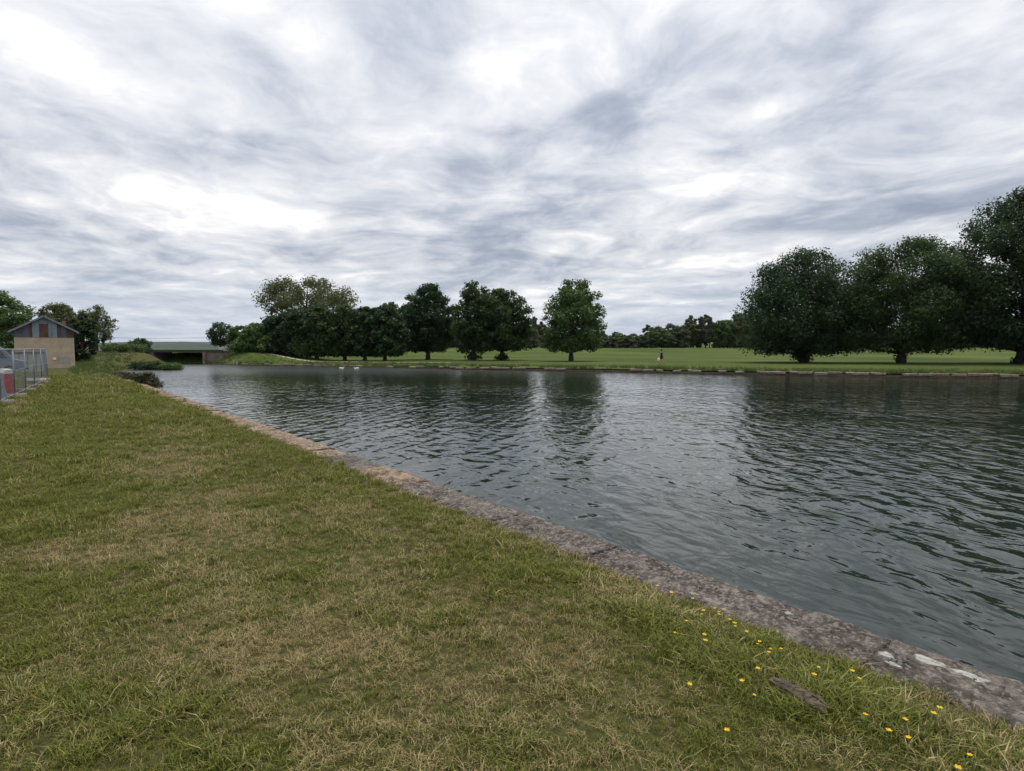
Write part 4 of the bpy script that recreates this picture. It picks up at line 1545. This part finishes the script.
def build_person():
    M['skin'] = simple('skin', (0.40, 0.25, 0.18), 0.6, var=0.08)
    M['dark_cloth'] = simple('dark_cloth', (0.012, 0.013, 0.017), 0.9, var=0.2)
    M['hair'] = simple('hair', (0.020, 0.015, 0.012), 0.7, var=0.3)
    M['white_bag'] = simple('white_bag', (0.70, 0.70, 0.68), 0.7, var=0.1)
    p = at(661.5, 364.2, 0.45)
    for _ in range(4):
        p = at(661.5, 364.2, ground_z(p.x, p.y))
    root = thing('person', 'person in dark jacket and shorts walking on the far bank holding a white bag', 'person', (p.x, p.y, p.z), R(82))
    # local axes: y = the way the person faces, x = right hand side; mid-stride
    V = [(0, 0, 0.92),                                    # pelvis
         (0, 0.01, 1.10), (0, 0.02, 1.28), (0, 0.015, 1.40), (0, 0.03, 1.49), (0, 0.05, 1.56), (0, 0.06, 1.64), (0, 0.045, 1.70),
         (0.10, 0.01, 0.88), (0.11, 0.16, 0.50), (0.11, 0.17, 0.09), (0.12, 0.30, 0.03),        # right leg forward
         (-0.10, -0.01, 0.88), (-0.11, -0.08, 0.48), (-0.11, -0.30, 0.13), (-0.12, -0.20, 0.03),  # left leg back
         (0.18, 0.01, 1.38), (0.23, -0.08, 1.12), (0.25, 0.02, 0.90), (0.25, 0.06, 0.82),
         (-0.18, 0.01, 1.38), (-0.24, 0.05, 1.12), (-0.24, 0.24, 0.98), (-0.24, 0.31, 0.93)]
    E = [(0, 1), (1, 2), (2, 3), (3, 4), (4, 5), (5, 6), (6, 7), (0, 8), (8, 9), (9, 10), (10, 11), (0, 12), (12, 13), (13, 14), (14, 15),
         (3, 16), (16, 17), (17, 18), (18, 19), (3, 20), (20, 21), (21, 22), (22, 23)]
    Rr = [0.13, 0.115, 0.135, 0.10, 0.055, 0.075, 0.092, 0.06, 0.095, 0.06, 0.04, 0.035, 0.095, 0.06, 0.04, 0.035,
          0.06, 0.045, 0.030, 0.038, 0.06, 0.045, 0.030, 0.038]
    # fingers and thumbs
    for tip, wr, dirv in ((19, 18, (0.0, 0.03, -0.09)), (23, 22, (0, 0.07, -0.055))):
        bx_, by_, bz_ = V[tip]
        for k, (o1, ln) in enumerate(((-0.028, 0.75), (-0.009, 0.95), (0.010, 1.0), (0.028, 0.85))):
            n0 = len(V)
            q = (bx_ + 0.004 * k, by_ + dirv[1] * ln * 0.6 + o1, bz_ + dirv[2] * ln * 0.6)
            V.append(q)
            V.append((q[0] - 0.012, q[1] + dirv[1] * 0.4 * ln, q[2] + dirv[2] * 0.5 * ln))
            E += [(tip, n0), (n0, n0 + 1)]
            Rr += [0.010, 0.008]
        n0 = len(V)
        V.append((bx_ - 0.03, by_ + 0.035, bz_ - 0.01))
        E.append((tip, n0))
        Rr.append(0.010)
    skin_body('body', V, E, Rr, M['skin'], root)
    J = [0, 1, 2, 3, 16, 17, 18, 20, 21, 22]
    mp = {j: i for i, j in enumerate(J)}
    JE = [(mp[a], mp[b]) for a, b in E if a in mp and b in mp]
    skin_body('jacket', [V[j] for j in J], JE, [0.165, 0.155, 0.165, 0.115, 0.085, 0.068, 0.052, 0.085, 0.068, 0.052], M['dark_cloth'], root)
    sh = [V[0], V[8], (0.11, 0.10, 0.60), V[12], (-0.11, -0.06, 0.60)]
    skin_body('shorts', sh, [(0, 1), (1, 2), (0, 3), (3, 4)], [0.155, 0.125, 0.10, 0.125, 0.10], M['dark_cloth'], root)
    skin_body('hair', [(0, 0.02, 1.70), (0, -0.02, 1.64), (0, -0.035, 1.57), (0, 0.06, 1.735)], [(0, 1), (1, 2), (0, 3)], [0.095, 0.085, 0.06, 0.06], M['hair'], root)
    for n_, (a, b) in enumerate(((10, 11), (14, 15))):
        ax, ay, az_ = V[a]
        bx_, by_, bz_ = V[b]
        skin_body('shoe', [(ax, ay - 0.05, az_ - 0.04), (bx_, by_, bz_)], [(0, 1)], [0.052, 0.042], M['dark_cloth'], root)
    bag = thing('carrier_bag', 'white bag held by the person on the far bank', 'bag', (0, 0, 0), 0)
    c, s_ = math.cos(root.rotation_euler[2]), math.sin(root.rotation_euler[2])
    hx, hy, hz = -0.24, 0.36, 0.86
    bag.location = (p.x + hx * c - hy * s_, p.y + hx * s_ + hy * c, p.z + hz - 0.42)
    bag.rotation_euler = root.rotation_euler
    m = MB()
    vs_, fs = [], []
    for lv, (sx_, sy_, z_) in enumerate(((0.06, 0.12, 0), (0.09, 0.17, 0.05), (0.085, 0.16, 0.2), (0.05, 0.14, 0.32))):
        for k in range(12):
            a = 2 * math.pi * k / 12
            vs_.append((sx_ * math.cos(a), sy_ * math.sin(a), z_ + 0.01 * math.sin(3 * a)))
    for lv in range(3):
        for k in range(12):
            k2 = (k + 1) % 12
            fs.append((lv * 12 + k, lv * 12 + k2, lv * 12 + 12 + k2, lv * 12 + 12 + k))
    fs.append(tuple(range(11, -1, -1)))
    fs.append(tuple(range(36, 48)))
    m.add(vs_, fs).build('pouch', M['white_bag'], bag, smooth=True)
    MB().tube([(0, -0.09, 0.31), (0, -0.03, 0.43), (0, 0.03, 0.43), (0, 0.09, 0.31)], 0.012, 6).build('handle', M['white_bag'], bag, smooth=True)


build_person()


# ------------------------------------------------------------------ two white water birds
def build_birds():
    M['feather'] = simple('white_feather', (0.78, 0.77, 0.72), 0.8, var=0.08, scale=12)
    M['beak'] = simple('orange_beak', (0.45, 0.20, 0.04), 0.5, var=0.1)
    for i, (px, py, rz, lab) in enumerate(((341.5, 369.2, R(10), 'left of the two white water birds floating below the far bank'), (356.5, 369.4, R(-160), 'right of the two white water birds floating below the far bank'))):
        p = at(px, py, 0.0)
        r = thing('water_bird', lab, 'bird', (p.x, p.y, 0), rz, 'white water birds near the far bank')
        V = [(0, 0, 0.07), (0.14, 0, 0.08), (0.21, 0, 0.14), (0.23, 0, 0.20), (0.26, 0, 0.25), (0.30, 0, 0.245), (-0.16, 0, 0.09), (-0.30, 0, 0.15)]
        E = [(0, 1), (1, 2), (2, 3), (3, 4), (4, 5), (0, 6), (6, 7)]
        skin_body('body', V, E, [(0.14, 0.11), (0.12, 0.10), 0.06, 0.045, 0.052, 0.036, (0.10, 0.08), 0.03], M['feather'], r)
        MB().tube([(0.32, 0, 0.24), (0.39, 0, 0.22)], [0.024, 0.012], 8).build('beak', M['beak'], r)
        for s in (-1, 1):
            skin_body('wing', [(0.08, s * 0.11, 0.13), (-0.11, s * 0.11, 0.15), (-0.28, s * 0.05, 0.17)], [(0, 1), (1, 2)], [(0.05, 0.08), (0.05, 0.09), 0.03], M['feather'], r)


build_birds()


# ------------------------------------------------------------------ small things in the near grass
def build_driftwood():
    M['dead_wood'] = simple('dead_wood', (0.11, 0.082, 0.056), 0.95, var=0.5, scale=16, bump=0.012)
    a, b = at(772, 684, 0.585), at(827, 713, 0.585)
    mid = (a + b) / 2
    L = (b - a).length
    ang = math.atan2(b.y - a.y, b.x - a.x)
    rs = np.random.RandomState(3)
    root = thing('wood_piece', 'weathered broken piece of wood lying in the grass near the quay', 'wood', (mid.x, mid.y, float(height_lawn(mid.x, mid.y)) + 0.035), ang)
    V, Fc = [], []
    n, k = 26, 12
    for i in range(n):
        t = i / (n - 1)
        x = (t - 0.5) * L
        w = 0.040 * (0.75 + 0.35 * math.sin(t * 3.0)) * (0.6 + 0.4 * float(sstep(0, .12, t)) * float(sstep(1, .93, t)))
        for j in range(k):
            q = 2 * math.pi * j / k
            rr = 1 + 0.55 * (float(fbm(math.cos(q) * 1.5 + t * 2.0 + 5, math.sin(q) * 1.5 + t * 6, 12, 3)) - 0.5) + 0.10 * rs.normal()
            V.append((x + 0.012 * rs.normal(), w * rr * math.cos(q) + 0.012 * math.sin(t * 6), w * 0.85 * rr * math.sin(q)))
    for i in range(n - 1):
        for j in range(k):
            j2 = (j + 1) % k
            Fc.append((i * k + j, i * k + j2, (i + 1) * k + j2, (i + 1) * k + j))
    Fc += [tuple(range(k - 1, -1, -1)), tuple(range((n - 1) * k, n * k))]
    MB().add(V, Fc).build('core', M['dead_wood'], root)
    for i in range(5):
        y = rs.uniform(-.03, .03)
        x0 = rs.uniform(-L / 2, 0)
        MB().tube([(x0, y, 0.022), (x0 + 0.1, y + .008, 0.03), (x0 + rs.uniform(.14, .24), y + rs.uniform(-.02, .02), 0.018)], [0.007, 0.008, 0.002], 5).build('splinter', M['dead_wood'], root)


build_driftwood()


def build_buttercups():
    M['petal'] = simple('buttercup_petal', (0.75, 0.50, 0.015), 0.35, var=0.1, scale=60)
    M['stem'] = simple('flower_stem', (0.075, 0.12, 0.03), 0.6, var=0.2, scale=30)
    M['flower_centre'] = simple('flower_centre', (0.50, 0.36, 0.03), 0.7, var=0.2, scale=80)

    def proto():
        root = thing('buttercup', 'small yellow buttercup in the grass along the quay', 'flower', (0, 0, 0), 0, 'buttercups along the quay')
        h = 0.12
        MB().tube([(0.02, 0.0, -0.01), (0.012, 0.004, h * .5), (0, 0, h)], [0.0022, 0.002, 0.0016], 5).build('stem', M['stem'], root, smooth=True)
        for k in range(5):
            q = 2 * math.pi * k / 5
            c, s = math.cos(q), math.sin(q)
            pts = [(0.001, 0, 0), (0.007, -0.0065, 0.003), (0.013, -0.0065, 0.008), (0.0155, 0, 0.010), (0.013, 0.0065, 0.008), (0.007, 0.0065, 0.003), (0.008, 0, 0.002)]
            V = [(x * c - y * s, x * s + y * c, h + z) for x, y, z in pts]
            MB().add(V, [(0, 1, 6), (1, 2, 6), (2, 3, 6), (3, 4, 6), (4, 5, 6), (5, 0, 6)]).build('petal', M['petal'], root)
        MB().tube([(0, 0, h - 0.001), (0, 0, h + 0.005)], [0.0045, 0.003], 8).build('flower_centre', M['flower_centre'], root)
        return root
    spots = [(692, 599), (702, 615), (704, 611), (716, 609), (720, 613), (718, 615), (723, 609), (732, 624), (736, 627), (729, 621), (747, 632), (674, 634), (704, 641), (703, 634), (761, 642), (758, 645),
             (769, 653), (771, 650), (780, 649), (818, 667), (852, 670), (857, 678), (686, 683), (744, 682), (752, 695), (864, 716), (888, 732), (910, 738), (941, 710), (973, 756), (959, 767), (730, 731), (687, 622), (902, 719), (933, 714), (813, 675), (658, 587), (670, 592), (757, 668)]
    pr = proto()
    rs = random.Random(12)
    for i, (px, py) in enumerate(spots):
        o = pr if i == 0 else copy_tree(pr)
        s = rs.uniform(0.6, 0.95)
        p = at(px, py, 0.555 + 0.12 * s)
        p = Vector((p.x, p.y, 0))
        z = float(height_lawn(p.x, p.y)) if float(quay_side(p.x, p.y)) > 0 else QUAY_TOP
        q = at(px, py, z + 0.12 * s)
        o.location = (q.x, q.y, z)
        o.rotation_euler = (rs.uniform(-.15, .15), rs.uniform(-.15, .15), rs.uniform(0, 6.28))
        o.scale = (s, s, s)
        if py >= 700:
            o['label'] = 'small yellow buttercup in the grass nearest the bottom right corner'
        elif px < 760 and py < 650:
            o['label'] = 'small yellow buttercup in the cluster at the edge of the quay stones'
        else:
            o['label'] = 'small yellow buttercup in the grass around the broken piece of wood'


build_buttercups()


# ------------------------------------------------------------------ air between here and the hills
def build_haze():
    m = bpy.data.materials.new('thin_haze')
    m.use_nodes = True
    t = NT(m.node_tree)
    out = t.n('ShaderNodeOutputMaterial')
    v = t.n('ShaderNodeVolumePrincipled')
    v.inputs['Color'].default_value = (0.78, 0.88, 1.0, 1)
    v.inputs['Density'].default_value = 0.000022
    v.inputs['Anisotropy'].default_value = 0.2
    t.put(out.inputs['Volume'], v.outputs[0])
    o = MB().box(-5200, 5200, -1700, 6200, -3.0, 90.0).build('haze', m)
    tag(o, 'thin pale haze that greys the distant wood and hills', 'haze', kind='stuff')


build_haze()
